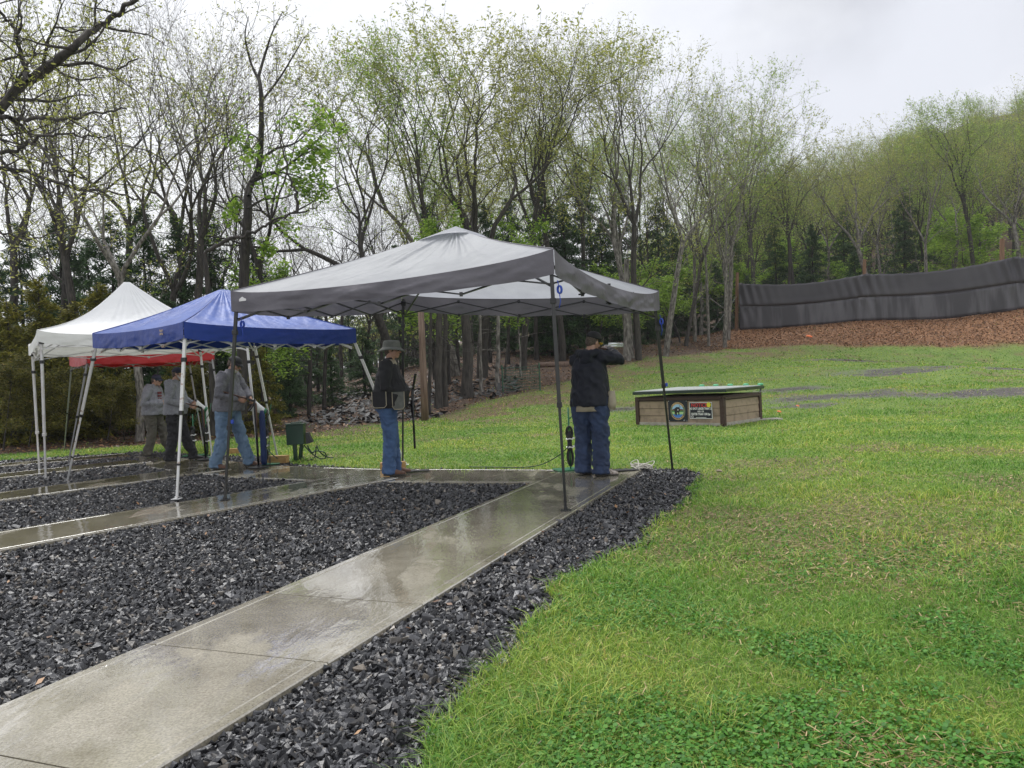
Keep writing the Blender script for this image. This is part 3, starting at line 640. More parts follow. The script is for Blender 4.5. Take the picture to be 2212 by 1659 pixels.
        hb = MB(); hb.box(tp + Vector((0, 0, -.06)), legw * 1.7, legw * 1.7, .07); hb.build('corner_bracket', M_dark, root, bevel=.006)
        sl = MB(); s_p = tp - d.normalized() * .38; sl.box(s_p, legw * 1.6, legw * 1.6, .05); sl.build('slider', M_dark, root, bevel=.004)
    # scissor trusses
    for i in range(4):
        a, b = tops[i], tops[(i + 1) % 4]; m = MB(); H_ = Vector((0, 0, -.02)); Lw = Vector((0, 0, -.34)); nX = nx if nx % 2 == 0 else nx
        for q in range(nX):
            u0, u1 = q / nX, (q + 1) / nX
            hi0 = a.lerp(b, u0) + (H_ if q % 2 == 0 or True else Lw); 
            pA, pB = a.lerp(b, u0), a.lerp(b, u1); o2 = (b - a).cross(Vector((0, 0, 1))).normalized() * .012; cn_ = sum(tops, Vector()) / 4 - (a + b) / 2; cn_.z = 0; cn_ = cn_.normalized() * .035 * math.sin(math.pi * (q + .5) / nX); pA = pA + cn_; pB = pB + cn_
            lo_ = -(vh + tdrop)
            m.bar(pA + Vector((0, 0, -.04)) + o2, pB + Vector((0, 0, lo_)) + o2, legw * .42, legw * .7); m.bar(pA + Vector((0, 0, lo_)) - o2, pB + Vector((0, 0, -.04)) - o2, legw * .42, legw * .7)
        for q in range(1, nX):
            pm = a.lerp(b, q / nX) + cn_; m.box(pm + Vector((0, 0, -.04)), legw * .9, legw * .9, .04); m.box(pm + Vector((0, 0, -(vh + tdrop))), legw * .9, legw * .9, .04)
        m.build('scissor_truss', legm, root)
    for i in range(4):
        m = MB(); p = tops[i]; tgt = peak + Vector((0, 0, -.12)); mid_ = p.lerp(tgt, .5) + Vector((0, 0, .0 - ridge * .9 - .06))
        m.bar(p + Vector((0, 0, -(vh + tdrop + .02))), mid_, legw * .5); m.bar(mid_, tgt, legw * .5); m.build('roof_strut', legm, root)
    return cano, va, tops
def cordloop(root, p, ln=.12, name='guy_cord'):
    m = MB(); p = Vector(p)
    m.tube([p, p + Vector((.01, -.01, -ln * .4))], .004, 5)
    for k in range(3):
        pts = [p + Vector((.01 + .018 * math.sin(a) + .006 * k, -.01 + .006 * k, -ln * .4 - ln * .3 * (1 - math.cos(a)))) for a in np.linspace(0, 2 * math.pi, 12)]
        m.tube(pts, .0055, 5)
    m.tube([p + Vector((.012, -.008, -ln * .9)), p + Vector((.02, -.01, -ln * 1.6)), p + Vector((.005, -.01, -ln * 2.1))], .004, 5)
    m.build(name, M_bluec, root, smooth=True)
# grey canopy, nearest
fg = fabric('grey_canopy_cloth', (.44, .455, .50), (.52, .535, .58), trans=.5); fgv = fabric('charcoal_valance', (.14, .132, .155), (.18, .17, .195), trans=.3)
rg = empty('canopy_tent', (-.6, 9.0, 0), 'light grey pop-up canopy with charcoal valance on black legs, over the nearest two stations', 'canopy')
gb = [G(486, 1080), G(1222, 1103), G(1453, 1017, -.03), G(870, 1010)]
gt = [P(499, 636, 8.62), P(1196, 546, 6.95), P(1423, 635, 9.45), P(868, 640, 11.05)]
cg, vg, tg = canopy(rg, gb, gt, P(985, 497, 9.0), .225, fg, fgv, M_black, sag=.035, ridge=.03, eave=.1, vsag=[.07, .12, .05, .04], nx=4, seed=2, vpinch=(.28, .2, 0, 0), joint=(.36, .42, .5, .4), corner=.035)
# vent flap near the peak
m = MB(); pk = P(985, 497, 9.0); V = []
cap_c = [pk + (t - pk) * .17 for t in gt]
for i in range(4):
    a, b = cap_c[i], cap_c[(i + 1) % 4]
    for js in range(13):
        s = js / 12; q = a.lerp(b, s); q.z += .008 + .03 * math.sin(math.pi * s) * (1 if i in (0, 1) else .4); V.append(q)
V.append(pk + Vector((0, 0, .045)))
fs = [(i * 13 + j, i * 13 + j + 1, 52) for i in range(4) for j in range(12)]
m.add(V, fs); vf = m.build('vent_flap', fg, rg, smooth=True); 
for i, dz in ((0, .26), (1, .25), (2, .26)): cordloop(rg, tg[i] + Vector((.05, -.05, .02 - dz + .03)))
# small blue clips on the legs
for i, fr in ((0, .385), (2, .5)):
    m = MB(); q = gb[i].lerp(tg[i], fr); m.box(q + Vector((.035, -.01, .01)), .03, .03, .045); m.build('leg_clip', M_bluec, rg, bevel=.006)
m = MB(); q = P(522, 641, 8.9); qa = gt[0].lerp(gt[1], .05); ov = (gt[1] - gt[0]).cross(Vector((0, 0, 1))).normalized()
e1 = (gt[1] - gt[0]).normalized(); c_ = qa + Vector((0, 0, -.075)) + ov * .03
m.add([c_ + e1 * x + Vector((0, 0, z)) for x, z in ((-.05, -.02), (.05, -.02), (.055, .0), (.02, .015), (.0, .03), (-.02, .022), (-.05, .005))], [(0, 1, 2, 3, 4, 5, 6)]); m.build('white_badge', M_white, rg)
# blue canopy
fb = fabric('blue_canopy_cloth', (.018, .062, .30), (.03, .095, .40), trans=.05, rough=.42, spec=.45, bump=.25)
fbv = fabric('blue_valance', (.010, .036, .22), (.014, .046, .27), trans=.05, rough=.35)
rb = empty('canopy_tent', (-4.1, 10.9, 0), 'royal blue pop-up canopy with slanted white legs over the middle station', 'canopy')
bt = [P(200, 722, 10.25), P(396, 697, 8.95), P(768, 712, 10.6), P(548, 722, 12.1)]
bb = [G(145, 1042, -.05), G(382, 1078), G(876, 1004), G(600, 990)]
cb, vb, tb = canopy(rb, bb, bt, P(482, 624, 10.5), .19, fb, fbv, M_whiter, sag=.02, ridge=.04, eave=.03, nx=4, seed=5, joint=(.5,), corner=.01, crumple=.012)
m = MB(); ov = (bt[1] - bt[0]).cross(Vector((0, 0, 1))).normalized(); e1 = (bt[1] - bt[0]).normalized(); c_ = bt[0].lerp(bt[1], .8) + Vector((0, 0, -.085)) + ov * .03
for k in range(4):
    an = math.pi / 4 + k * math.pi / 2; d0 = e1 * math.cos(an) + Vector((0, 0, math.sin(an))); d1 = e1 * -math.sin(an) + Vector((0, 0, math.cos(an)))
    m.add([c_ + d0 * .006, c_ + d0 * .028 + d1 * .014, c_ + d0 * .05, c_ + d0 * .028 - d1 * .014], [(0, 1, 2, 3)])
m.build('leaf_emblem', mat('emblem_tan', (.45, .33, .2)), rb)
for lg, fr in ((0, .2), (1, .2), (2, .2)):
    m = MB(); q = bb[lg].lerp(tb[lg], fr); dd = (tb[lg] - bb[lg]).normalized(); m.bar(q - dd * .012, q + dd * .012, .042, up=(1, 0, 0)); m.build('leg_band', M_dark, rb)
# white canopy
fw = fabric('white_canopy_cloth', (.80, .81, .83), (.86, .87, .89), trans=.22, bump=.15); fwv = fabric('white_valance', (.78, .79, .75), (.84, .84, .80), trans=.25, bump=.3)
rw = empty('canopy_tent', (-6.5, 13.2, 0), 'white pop-up canopy with a tall pointed peak behind the blue one', 'canopy')
wb = [G(85, 1018, -.05), G(99, 1037, -.05), G(559, 1003), G(458, 986)]
wt = [P(62, 752, 13.3), P(80, 722, 11.65), P(540, 726, 12.85), P(436, 744, 14.9)]
canopy(rw, wb, wt, P(273, 608, 13.2), .17, fw, fwv, M_white, legw=.034, sag=.015, ridge=.17, eave=.0, nx=3, seed=9, joint=(.33,), corner=.06, crumple=.012, peakw=.03, jm=M_white)
# red canopy
fr_ = fabric('red_canopy_cloth', (.42, .012, .02), (.48, .02, .03), trans=.2); frv = fabric('red_valance', (.34, .010, .015), (.42, .015, .02), trans=.1)
rr_ = empty('canopy_tent', (-8, 16.2, 0), 'low red pop-up canopy furthest left, beyond the white one', 'canopy')
rt = [P(150, 771, 16.6), P(187, 763, 14.4), P(462, 757, 16.4), P(410, 770, 18.2)]
rb_ = [G(138, 976, -.05), G(147, 1004, -.05), P(492, 985, 16.0), P(440, 975, 18)]
rb_[2].z = 0; rb_[3].z = 0
canopy(rr_, rb_, rt, P(300, 742, 16.4), .2, fr_, frv, M_greyf, legw=.03, sag=.02, ridge=.02, eave=.03, nx=3, seed=12, joint=(.45,), corner=.01, crumple=.012)

# ------------------------------------------------------------------ trap house
M_brown = mat('brown_trim', (.045, .022, .017), (.06, .03, .024), rough=.55, scale=10, stretch=(1, 1, .1))
M_tan = mat('tan_siding', (.20, .15, .105), (.33, .245, .175), rough=.6, scale=6, detail=8, lo=.30, hi=.52, bump=.15, bscale=40)
M_groof = mat('green_metal', (.007, .022, .016), rough=.3, spec=.6)
M_ltop = mat('roof_sheet', (.55, .58, .57), rough=.3)
M_cap = mat('green_cap', (.10, .42, .20), rough=.4)
M_conc2 = mat('old_concrete', (.3, .28, .24), (.42, .39, .34), rough=.7, scale=8)
tA = P(1380, 914, 18.6); tB = P(1487, 918, 17.35) ; tB = P(1563, 917, 16.9); tC = P(1641, 906, 18.3)
for t_ in (tA, tB, tC): t_.z = .0
hgt = .78
th = empty('trap_house', ((tA + tC) / 2), 'low tan sided trap house with brown corner boards and green metal roof on the lawn', 'trap house')
fdir = (tB - tA).normalized(); sdir = (tC - tB).normalized(); tD = tA + (tC - tB)
hA, hB, hC, hD = (1.2 + (805 - 862) / F * 18.6) , .0, 0, 0
def zat(py, px, d): return P(px, py, d).z
zA = zat(857, 1378, 18.6); zB = zat(846, 1500, 16.9); zC = zat(841, 1640, 18.3)
zf = (zA + zat(849, 1545, 16.9)) / 2 - .02; zr = zf + .04
def wallboards(a, b, z0, z1, n, outward, name, lab=None):
    m = MB(); L_ = (b - a).length; e = (b - a).normalized(); hh = (z1 - z0) / n
    for k in range(n):
        za, zb = z0 + k * hh, z0 + (k + 1) * hh - .008
        # lapped boards: lower edge stands proud
        q = [a + Vector((0, 0, za)) + outward * .022, b + Vector((0, 0, za)) + outward * .022, b + Vector((0, 0, zb)) + outward * .008, a + Vector((0, 0, zb)) + outward * .008]
        q2 = [p - outward * .03 for p in q]
        m.add(q + q2, [(0, 1, 2, 3), (7, 6, 5, 4), (0, 4, 5, 1), (1, 5, 6, 2), (2, 6, 7, 3), (3, 7, 4, 0)])
    return m.build(name, M_tan, th)
of = Vector((fdir.y, -fdir.x, 0)); os_ = Vector((sdir.y, -sdir.x, 0))
ztop = .66
wallboards(tA, tB, .05, ztop - .1, 3, of, 'siding'); wallboards(tB, tC, .05, ztop - .1, 3, os_, 'siding')
wallboards(tC, tD, .05, ztop - .1, 3, -of, 'siding'); wallboards(tD, tA, .05, ztop - .1, 3, -os_, 'siding')
core = MB(); core.add([p + Vector((0, 0, z)) for z in (.02, ztop) for p in (tA, tB, tC, tD)], [(0, 3, 2, 1), (4, 5, 6, 7), (0, 1, 5, 4), (1, 2, 6, 5), (2, 3, 7, 6), (3, 0, 4, 7)]); core.build('wall_core', M_brown, th)
for a in (tA, tB, tC, tD):
    m = MB(); R_ = Matrix((fdir, of, Vector((0, 0, 1)))).transposed(); m.box(a + Vector((0, 0, ztop / 2)), .10, .10, ztop, M=R_); m.build('corner_board', M_brown, th, bevel=.004)
for a, b, o2 in ((tA, tB, of), (tB, tC, os_)):
    m = MB(); m.bar(a + Vector((0, 0, ztop - .055)) + o2 * .02, b + Vector((0, 0, ztop - .055)) + o2 * .02, .045, .10); m.build('fascia_board', M_brown, th)
    m = MB(); m.bar(a + Vector((0, 0, .0)) + o2 * .0, b + Vector((0, 0, .0)), .12, .08); m.build('footing', M_conc2, th)
# roof, overhanging, slightly tilted up to the right rear
qa, qb, qc = P(1366, 847, 18.5), P(1568, 840, 16.6), P(1651, 833, 18.9)
qd = qa + (qc - qb); qd.z = P(1450, 837.5, qd.y).z - .0
cor = [q - Vector((0, 0, .07)) for q in (qa, qb, qc, qd)]
m = MB(); m.add([c for c in cor] + [c + Vector((0, 0, .07)) for c in cor], [(0, 3, 2, 1), (4, 5, 6, 7), (0, 1, 5, 4), (1, 2, 6, 5), (2, 3, 7, 6), (3, 0, 4, 7)]); m.build('roof', M_groof, th, bevel=.006)
m = MB(); nR = 11
for k in range(nR):                                  # ribbed top sheet
    u0, u1 = (k + .06) / nR, (k + .8) / nR
    q = [cor[0].lerp(cor[1], u0), cor[0].lerp(cor[1], u1), cor[3].lerp(cor[2], u1), cor[3].lerp(cor[2], u0)]
    q = [p.lerp(sum(cor, Vector()) / 4, .03) for p in q]
    m.add([p + Vector((0, 0, .071)) for p in q] + [p + Vector((0, 0, .085)) for p in q], [(4, 5, 6, 7), (0, 1, 5, 4), (1, 2, 6, 5), (2, 3, 7, 6), (3, 0, 4, 7)])
m.build('roof_sheet', M_ltop, th)
for px in (1444, 1492, 1540, 1591, 1636):            # little green caps along the ridge
    q = cor[3].lerp(cor[2], .30 + (px - 1444) / 192 * .66) + Vector((0, 0, .075))
    m = MB(); m.lathe([(.06, 0), (.075, .015), (.07, .045), (.04, .06)], q, sides=14); m.build('roof_cap', M_cap, th, smooth=True)
m = MB(); q = tC + Vector((0, 0, ztop - .02)) + os_ * .03; m.bar(q, cor[2] - sdir * .08 - os_ * .05, .03); m.tube([q + sdir * .05 + Vector((0, 0, -.02)), q + sdir * .06 + Vector((0, 0, -.2))], .02, 6); m.build('roof_bracket', M_dark, th)
# signs on the front: local frame (u along the wall, v up)
M_sblk = mat('sign_black', (.012, .014, .028), rough=.3); M_swht = mat('sign_white', (.78, .78, .78), rough=.35); M_sred = mat('sign_red', (.62, .05, .045), rough=.4); M_syel = mat('sign_yellow', (.78, .70, .04), rough=.4)
def textmesh(root, s, size, u, v, frame, m_, name='lettering', sx=1.0, align='CENTER', rot=0.0, bold=.0):
    cu = bpy.data.curves.new('t', 'FONT'); cu.body = s; cu.size = size; cu.align_x = align; cu.align_y = 'CENTER'; cu.extrude = .0008; cu.offset = bold; cu.resolution_u = 3
    ob = bpy.data.objects.new('t', cu); SC.collection.objects.link(ob); dg = bpy.context.evaluated_depsgraph_get(); me = bpy.data.meshes.new_from_object(ob.evaluated_get(dg)); SC.collection.objects.unlink(ob); bpy.data.objects.remove(ob)
    O, U, Vv, Nn = frame; cr_, sr_ = math.cos(rot), math.sin(rot)
    for q in me.vertices:
        x, y, z = q.co; x *= sx; x, y = x * cr_ - y * sr_, x * sr_ + y * cr_
        q.co = O + U * (u + x) + Vv * (v + y) + Nn * (z + .0035)
    me.materials.clear(); return meshobj(name, me, root, m_)
def plate(root, u0, u1, v0, v1, frame, m_, name, dep=.004, h=.0):
    O, U, Vv, Nn = frame; m = MB(); m.add([O + U * u + Vv * v + Nn * w for w in (h, h + dep) for u, v in ((u0, v0), (u1, v0), (u1, v1), (u0, v1))], [(0, 3, 2, 1), (4, 5, 6, 7), (0, 1, 5, 4), (1, 2, 6, 5), (2, 3, 7, 6), (3, 0, 4, 7)])
    return m.build(name, m_, root)
def shape(root, pts, frame, m_, name, h):
    O, U, Vv, Nn = frame; m = MB(); n = len(pts); m.add([O + U * u + Vv * v + Nn * h for u, v in pts], [tuple(range(n))]); return m.build(name, m_, root)
Lf = (tB - tA).length
def fr_at(uc, vc): return (tA + fdir * uc + Vector((0, 0, vc)) + of * .028, fdir, Vector((0, 0, 1)), of)
# notice sign
uN = Lf * (1525 - 1380) / (1550 - 1380) * .0 + Lf * .765; wN, hN = Lf * .255, .37
sn = empty('notice_sign', (tA + fdir * uN + Vector((0, 0, .34)) + of * .026), 'black NOTICE sign with white border on the trap house front', 'sign')
fN = fr_at(uN, .335)
plate(sn, -wN / 2, wN / 2, -hN / 2, hN / 2, fN, M_swht, 'sign_panel', .004); plate(sn, -wN / 2 + .014, wN / 2 - .014, -hN / 2 + .014, hN / 2 - .014, fN, M_sblk, 'sign_face', .001, .0045)
fN2 = (fN[0] + of * .0055,) + fN[1:]
k = wN / .52
textmesh(sn, 'NOTICE', .10 * k, -.03 * k, hN * .32, fN2, M_sred, bold=.0025)
textmesh(sn, 'NO SHOT LARGER THAN 7.5', .062 * k, 0, hN * .11, fN2, M_swht, sx=.62, bold=.0025)
textmesh(sn, 'AND / OR', .045 * k, 0, -hN * .06, fN2, M_swht, sx=.75, bold=.0015)
textmesh(sn, 'FASTER THAN 1300 fps', .062 * k, 0, -hN * .22, fN2, M_swht, sx=.70, bold=.0025)
shape(sn, [(wN * .36 + math.cos(a) * .052 * k, hN * .345 + math.sin(a) * .052 * k) for a in np.linspace(0, 2 * math.pi, 8, endpoint=False)], fN2, M_syel, 'diamond_emblem', .003)
shape(sn, [(-wN * .38 + math.cos(a) * .026 * k, -hN * .38 + math.sin(a) * .026 * k) for a in np.linspace(0, 2 * math.pi, 16, endpoint=False)], fN2, M_swht, 'round_emblem', .003)
shape(sn, [(-wN * .38 + math.cos(a) * .016 * k, -hN * .38 + math.sin(a) * .016 * k) for a in np.linspace(0, 2 * math.pi, 16, endpoint=False)], fN2, M_sblk, 'round_emblem_centre', .004)
plate(sn, -wN * .22, wN * .24, -hN * .43, -hN * .405, fN2, M_swht, 'small_print', .001, .002)
# club sign
uC = Lf * .50; wC, hC_ = Lf * .225, .485
sc2_ = empty('club_sign', (tA + fdir * uC + Vector((0, 0, .34)) + of * .026), 'square dark club sign with a black bear badge on the trap house', 'sign')
fC = fr_at(uC, .325)
plate(sc2_, -wC / 2, wC / 2, -hC_ / 2, hC_ / 2, fC, M_sblk, 'sign_panel', .004)
def ring(r0, r1, ax_, a0, a1, n=40): return [(math.cos(a) * r1 * ax_, math.sin(a) * r1) for a in np.linspace(a0, a1, n)] + [(math.cos(a) * r0 * ax_, math.sin(a) * r0) for a in np.linspace(a1, a0, n)]
R1 = .205; ax_ = min(1, wC * .46 / R1)
M_tanr = mat('badge_tan', (.62, .42, .22)); M_olv = mat('badge_olive', (.16, .19, .11)); M_skyb = mat('badge_sky', (.36, .58, .80)); M_bear = mat('badge_bear', (.02, .018, .02)); M_grn = mat('badge_green', (.05, .22, .07)); M_lgrn = mat('badge_meadow', (.45, .65, .30)); M_riv = mat('badge_river', (.06, .22, .60)); M_mnt = mat('badge_mountain', (.03, .07, .13)); M_redh = mat('badge_red_hill', (.25, .05, .05))
cir = lambda r_, a0=0, a1=2 * math.pi, n=48: [(math.cos(a) * r_ * ax_, math.sin(a) * r_) for a in np.linspace(a0, a1, n, endpoint=abs(a1 - a0) < 6.2)]
shape(sc2_, cir(R1), fC, M_olv, 'badge_ring', .0055)
shape(sc2_, ring(.158, R1, ax_, math.radians(33), math.radians(147)), fC, M_tanr, 'badge_ring_top', .0062); shape(sc2_, ring(.158, R1, ax_, math.radians(213), math.radians(327)), fC, M_tanr, 'badge_ring_bottom', .0062)
shape(sc2_, cir(.158), fC, M_skyb, 'badge_scene', .0068)
arc = lambda v0: [p for p in cir(.157, n=80) if p[1] < v0]
def below(v): 
    a = math.asin(v / .157); return [(math.cos(t) * .157 * ax_, math.sin(t) * .157) for t in np.linspace(a, -math.pi - a, 30)]
shape(sc2_, [(-.14 * ax_, .04), (-.08 * ax_, .06), (-.03 * ax_, .095), (.03 * ax_, .09), (.07 * ax_, .05), (.15 * ax_, .04), (.15 * ax_, .02), (-.15 * ax_, .02)], fC, M_mnt, 'badge_mountain', .0072)
shape(sc2_, below(.035), fC, M_redh, 'badge_hill', .0075); shape(sc2_, below(.015), fC, M_grn, 'badge_trees', .0079); shape(sc2_, below(-.02), fC, M_lgrn, 'badge_meadow', .0083)
shape(sc2_, below(-.075), fC, M_riv, 'badge_river', .0087)
bear = [(-.085, -.09), (-.09, .02), (-.08, .055), (-.04, .09), (.0, .085), (.02, .10), (.035, .085), (.055, .09), (.06, .05), (.065, .0), (.045, -.02), (.045, -.09), (.015, -.09), (.01, -.03), (-.02, -.04), (-.025, -.10), (-.055, -.10), (-.06, -.05), (-.065, -.09)]
shape(sc2_, [(u * ax_, v) for u, v in bear], fC, M_bear, 'badge_bear', .0091)
shape(sc2_, [(.0, .04), (.018, .045), (.022, .02), (.008, .008), (-.004, .02)], fC, M_swht, 'badge_bear_muzzle', .0095)
shape(sc2_, [(.045, .13), (.055, .135), (.085, .085), (.075, .08)], fC, M_bear, 'badge_bird', .0095)
def arctext(s, rad, a_mid, step, flip=False):
    n = len(s)
    for i, ch in enumerate(s):
        if ch == ' ': continue
        a = a_mid + ((i - (n - 1) / 2) * step) * (1 if flip else -1)
        textmesh(sc2_, ch, .036, math.cos(a) * rad * ax_, math.sin(a) * rad, (fC[0] + of * .004,) + fC[1:], M_bear, rot=(a - math.pi / 2) if not flip else (a + math.pi / 2), bold=.001)
arctext('WITTENBERG', .181, math.pi / 2, .19); arctext('SPORTSMENS CLUB', .181, -math.pi / 2, .135, True)
textmesh(sc2_, '2022', .03, wC * .32, -hC_ * .44, (fC[0] + of * .004,) + fC[1:], M_swht, sx=.8)
m = MB()
for u in (-1, 1):
    for v in (-1, 1): m.lathe([(.008, 0), (.008, .004)], fC[0] + fdir * (u * wC * .46) + Vector((0, 0, v * hC_ * .47)) + of * .004, ax=of, sides=8)
m.build('sign_screws', M_swht, sc2_)
# slab edge and stones at the back of the trap house
m = MB(); m.box(tC + sdir * .25 + fdir * .12 + Vector((0, 0, -.02)), .55, .4, .08); pv = m.build('paving_slab', M_conc2, None, bevel=.01); tag(pv, 'small pale concrete slab at the right rear corner of the trap house', 'slab')

# ------------------------------------------------------------------ net on the berm
M_net = mat('net_cloth', (.042, .038, .048), (.056, .052, .062), rough=.5, scale=.5, lo=.4, hi=.6, bump=.1)
M_net2 = mat('net_cloth_wet', (.040, .036, .045), (.095, .09, .105), rough=.45, scale=1.1, stretch=(1.6, 1.6, .22), lo=.44, hi=.6, bump=.1)
M_post = mat('timber_post', (.13, .065, .035), (.22, .12, .065), rough=.7, scale=6, stretch=(4, 4, .4), bump=.4)
nb = [P(1597, 712, 55), P(1870, 690, 52), P(2190, 668, 49.3), P(2500, 652, 46.5)]
ntp = [P(1595, 612, 55), P(1868, 592, 52), P(2188, 555, 49.3), P(2500, 535, 46.5)]
NS, NT = 90, 16; V = []; segs = 3
for jt in range(NT + 1):
    t = jt / NT
    for q in range(segs):
        for js in range(NS + (1 if q == segs - 1 else 0)):
            s = js / NS; b = nb[q].lerp(nb[q + 1], s); tp = ntp[q].lerp(ntp[q + 1], s)
            sagz = -.32 * math.sin(math.pi * s) * t - .04 * abs(math.sin(s * 26)) * (t == 1)
            p = b.lerp(tp, t); yb = .05 * mnoise.noise(Vector((p.x * .35, t * 1.0, 1))) + .04 * math.sin(math.pi * s) * 1.5
            pull = math.exp(-s * 9) + math.exp(-(1 - s) * 9)
            yb += pull * .16 * math.sin(s * 90 + t * 9) * t + 0.012 * mnoise.noise(Vector((p.x * 1.4, t * .8, 4)))
            if abs(t - .55) < .04: yb -= .03
            lo = (1 - t) * (1 - t); zb = (h1(p.x, p.y) - b.z) * lo
            V.append(p + Vector((0, -.15 + yb, sagz + zb * .8)))
W_ = segs * NS + 1
netr = empty('safety_net', nb[1] + Vector((0, 0, 0)), 'long dark grey shot curtain strung on timber posts along the bank', 'shot curtain')
m = MB(); half_ = int(NT * .56)
for nm, r0, r1 in (('upper_curtain', half_, NT), ('lower_curtain', 0, half_)):
    m = MB(); V2 = V[r0 * W_:(r1 + 1) * W_]
    if nm == 'lower_curtain': V2 = [p + Vector((0, .05, 0)) for p in V2]
    m.add(V2, [(a * W_ + c, a * W_ + c + 1, (a + 1) * W_ + c + 1, (a + 1) * W_ + c) for a in range(r1 - r0) for c in range(W_ - 1)])
    o = m.build(nm, M_net if nm[0] == 'u' else M_net2, netr, smooth=True); s_ = o.modifiers.new('t', 'SOLIDIFY'); s_.thickness = .02
for (px, pyt, d, pyb) in ((1592, 588, 55.2, 714), (1868, 560, 52.2, 700), (2168, 515, 49.6, 690)):
    a = P(px, pyb, d); b = P(px + (2 if px < 2000 else 0), pyt, d); a.y += .15; b.y += .15; a.z = h1(a.x, a.y) - .2
    w = .13 if px < 2100 else .17
    m = MB(); m.tube([a, a.lerp(b, .5), b], [w, w * .93, w * .85], 10); m.build('post', M_post, netr, smooth=False)
m = MB(); m.tube([P(1592, 640, 55) + Vector((0, .1, 0)), P(1540, 712, 55)], .012, 4); m.build('guy_wire', M_greyf, netr)
# ------------------------------------------------------------------ pole, wire fence, box, blocks and other small things
a = P(918, 904, 24.2); b = P(908, 640, 24.2); a.z = h1(a.x, a.y) - .1
m = MB(); m.tube([a, a.lerp(b, .33), a.lerp(b, .66), b], [.125, .11, .10, .095], 12)
M_pole = mat('weathered_pole', (.10, .06, .045), (.22, .15, .115), rough=.75, scale=5, stretch=(5, 5, .3), bump=.5)
tag(m.build('utility_pole', M_pole, None, smooth=True), 'thick bare wooden pole at the edge of the woods behind the grey canopy', 'pole')
# green wire fence
M_gw = mat('green_wire', (.02, .08, .045), rough=.5)
fa, fb_ = P(1086, 832, 31.5), P(1166, 822, 31); fen = empty('wire_fence', fa, 'short green wire fence panel at the forest edge', 'fence')
fa.z = h1(fa.x, fa.y); fb_.z = h1(fb_.x, fb_.y)
for q in (fa, fb_): m = MB(); m.tube([q + Vector((0, 0, -.2)), q + Vector((0, 0, 1.15))], .03, 6); m.build('fence_post', M_gw, fen)
m = MB()
for k in range(9): z = .12 + k * .115; m.tube([fa + Vector((0, 0, z)), fa.lerp(fb_, .5) + Vector((0, 0, z - .03)), fb_ + Vector((0, 0, z))], .009, 4)
for k in range(1, 22): q = fa.lerp(fb_, k / 22); m.tube([q + Vector((0, 0, .1)), q + Vector((0, 0, 1.04))], .005, 4)
m.build('wire_mesh', M_gw, fen)
a = P(1160, 797, 41); b = P(1205, 793, 41); a.z = h1(a.x, a.y) + .1; b.z = h1(b.x, b.y) + .1; b.x += .6
m = MB(); m.tube([a, a.lerp(b, .5) + Vector((0, 0, .02)), b], .15, 9); tag(m.build('log', M_pole, None, smooth=True), 'pale log lying on the grass edge behind the shooter', 'log')
# electrical box
M_gbox = mat('green_box_paint', (.006, .035, .02), (.01, .05, .028), rough=.35, scale=3); M_wood = mat('raw_timber', (.33, .19, .06), (.45, .28, .11), rough=.65, scale=8, stretch=(1, 6, 6), bump=.2)
g0 = G(636, 996); eb = empty('electrical_box', g0, 'dark green electrical box on a post beside the concrete', 'electrical box')
s = g0.y / F; wbx = 68 * s; 
cbx = g0 + Vector((.02, .1, 0)); zb0 = P(640, 961, g0.y).z; zb1 = P(640, 918, g0.y).z
m = MB(); m.box(Vector((cbx.x, cbx.y, (zb0 + zb1) / 2)), 36 * s * 1.05, .16, zb1 - zb0); m.build('box_body', M_gbox, eb, bevel=.006)
m = MB(); m.box(Vector((cbx.x, cbx.y, zb1 + .012)), 38 * s * 1.08, .19, .024); m.box(Vector((cbx.x + .01, cbx.y, zb1 + .035)), .16, .13, .022); m.build('box_lid', M_gbox, eb, bevel=.004)
m = MB(); m.bar(g0 + Vector((0, .1, -.05)), Vector((g0.x - .01, g0.y + .1, zb0)), .06); m.tube([g0 + Vector((.06, .12, 0)), Vector((g0.x + .10, g0.y + .12, zb0))], .03, 8); m.build('box_post', M_gbox, eb)
m = MB(); m.add([Vector((cbx.x + .2 + x, cbx.y + y, zb0 + z)) for x, y, z in ((-.02, -.07, .0), (.09, -.05, .03), (.09, .06, .03), (-.02, .07, 0), (-.03, -.05, .2), (.02, -.04, .2), (.02, .05, .2), (-.03, .05, .2))], [(0, 3, 2, 1), (4, 5, 6, 7), (0, 1, 5, 4), (1, 2, 6, 5), (2, 3, 7, 6), (3, 0, 4, 7)]); m.build('outlet_cover', M_dark, eb, bevel=.005)
M_cab = mat('green_cable', (.012, .04, .02), rough=.45)
def spl(pts, n=8):
    pts = [Vector(p) for p in pts]; out = []
    for i in range(len(pts) - 1):
        p0, p1, p2, p3 = pts[max(i - 1, 0)], pts[i], pts[i + 1], pts[min(i + 2, len(pts) - 1)]
        for k in range(n):
            t = k / n; out.append(.5 * ((2 * p1) + (p2 - p0) * t + (2 * p0 - 5 * p1 + 4 * p2 - p3) * t * t + (3 * p1 - p0 - 3 * p2 + p3) * t ** 3))
    out.append(pts[-1]); return out
dE = g0.y + .1
m = MB()
for path in (((655, 962), (653, 985), (660, 995), (672, 996), (681, 985), (683, 965)), ((657, 962), (672, 978), (690, 990), (704, 994)), ((684, 962), (690, 975), (704, 986), (722, 994)), ((664, 962), (672, 976), (678, 976), (684, 974), (700, 977), (705, 985), (702, 991)), ((640 + 25, 962), (668, 972), (676, 978), (681, 972))):
    pts = [P(a, b, dE + random.Random(a).uniform(-.1, .1)) for a, b in path]
    for p in pts: p.z = max(p.z, .012)
    m.tube(spl(pts), .011, 5)
m.build('hanging_cables', M_cab, eb, smooth=True)
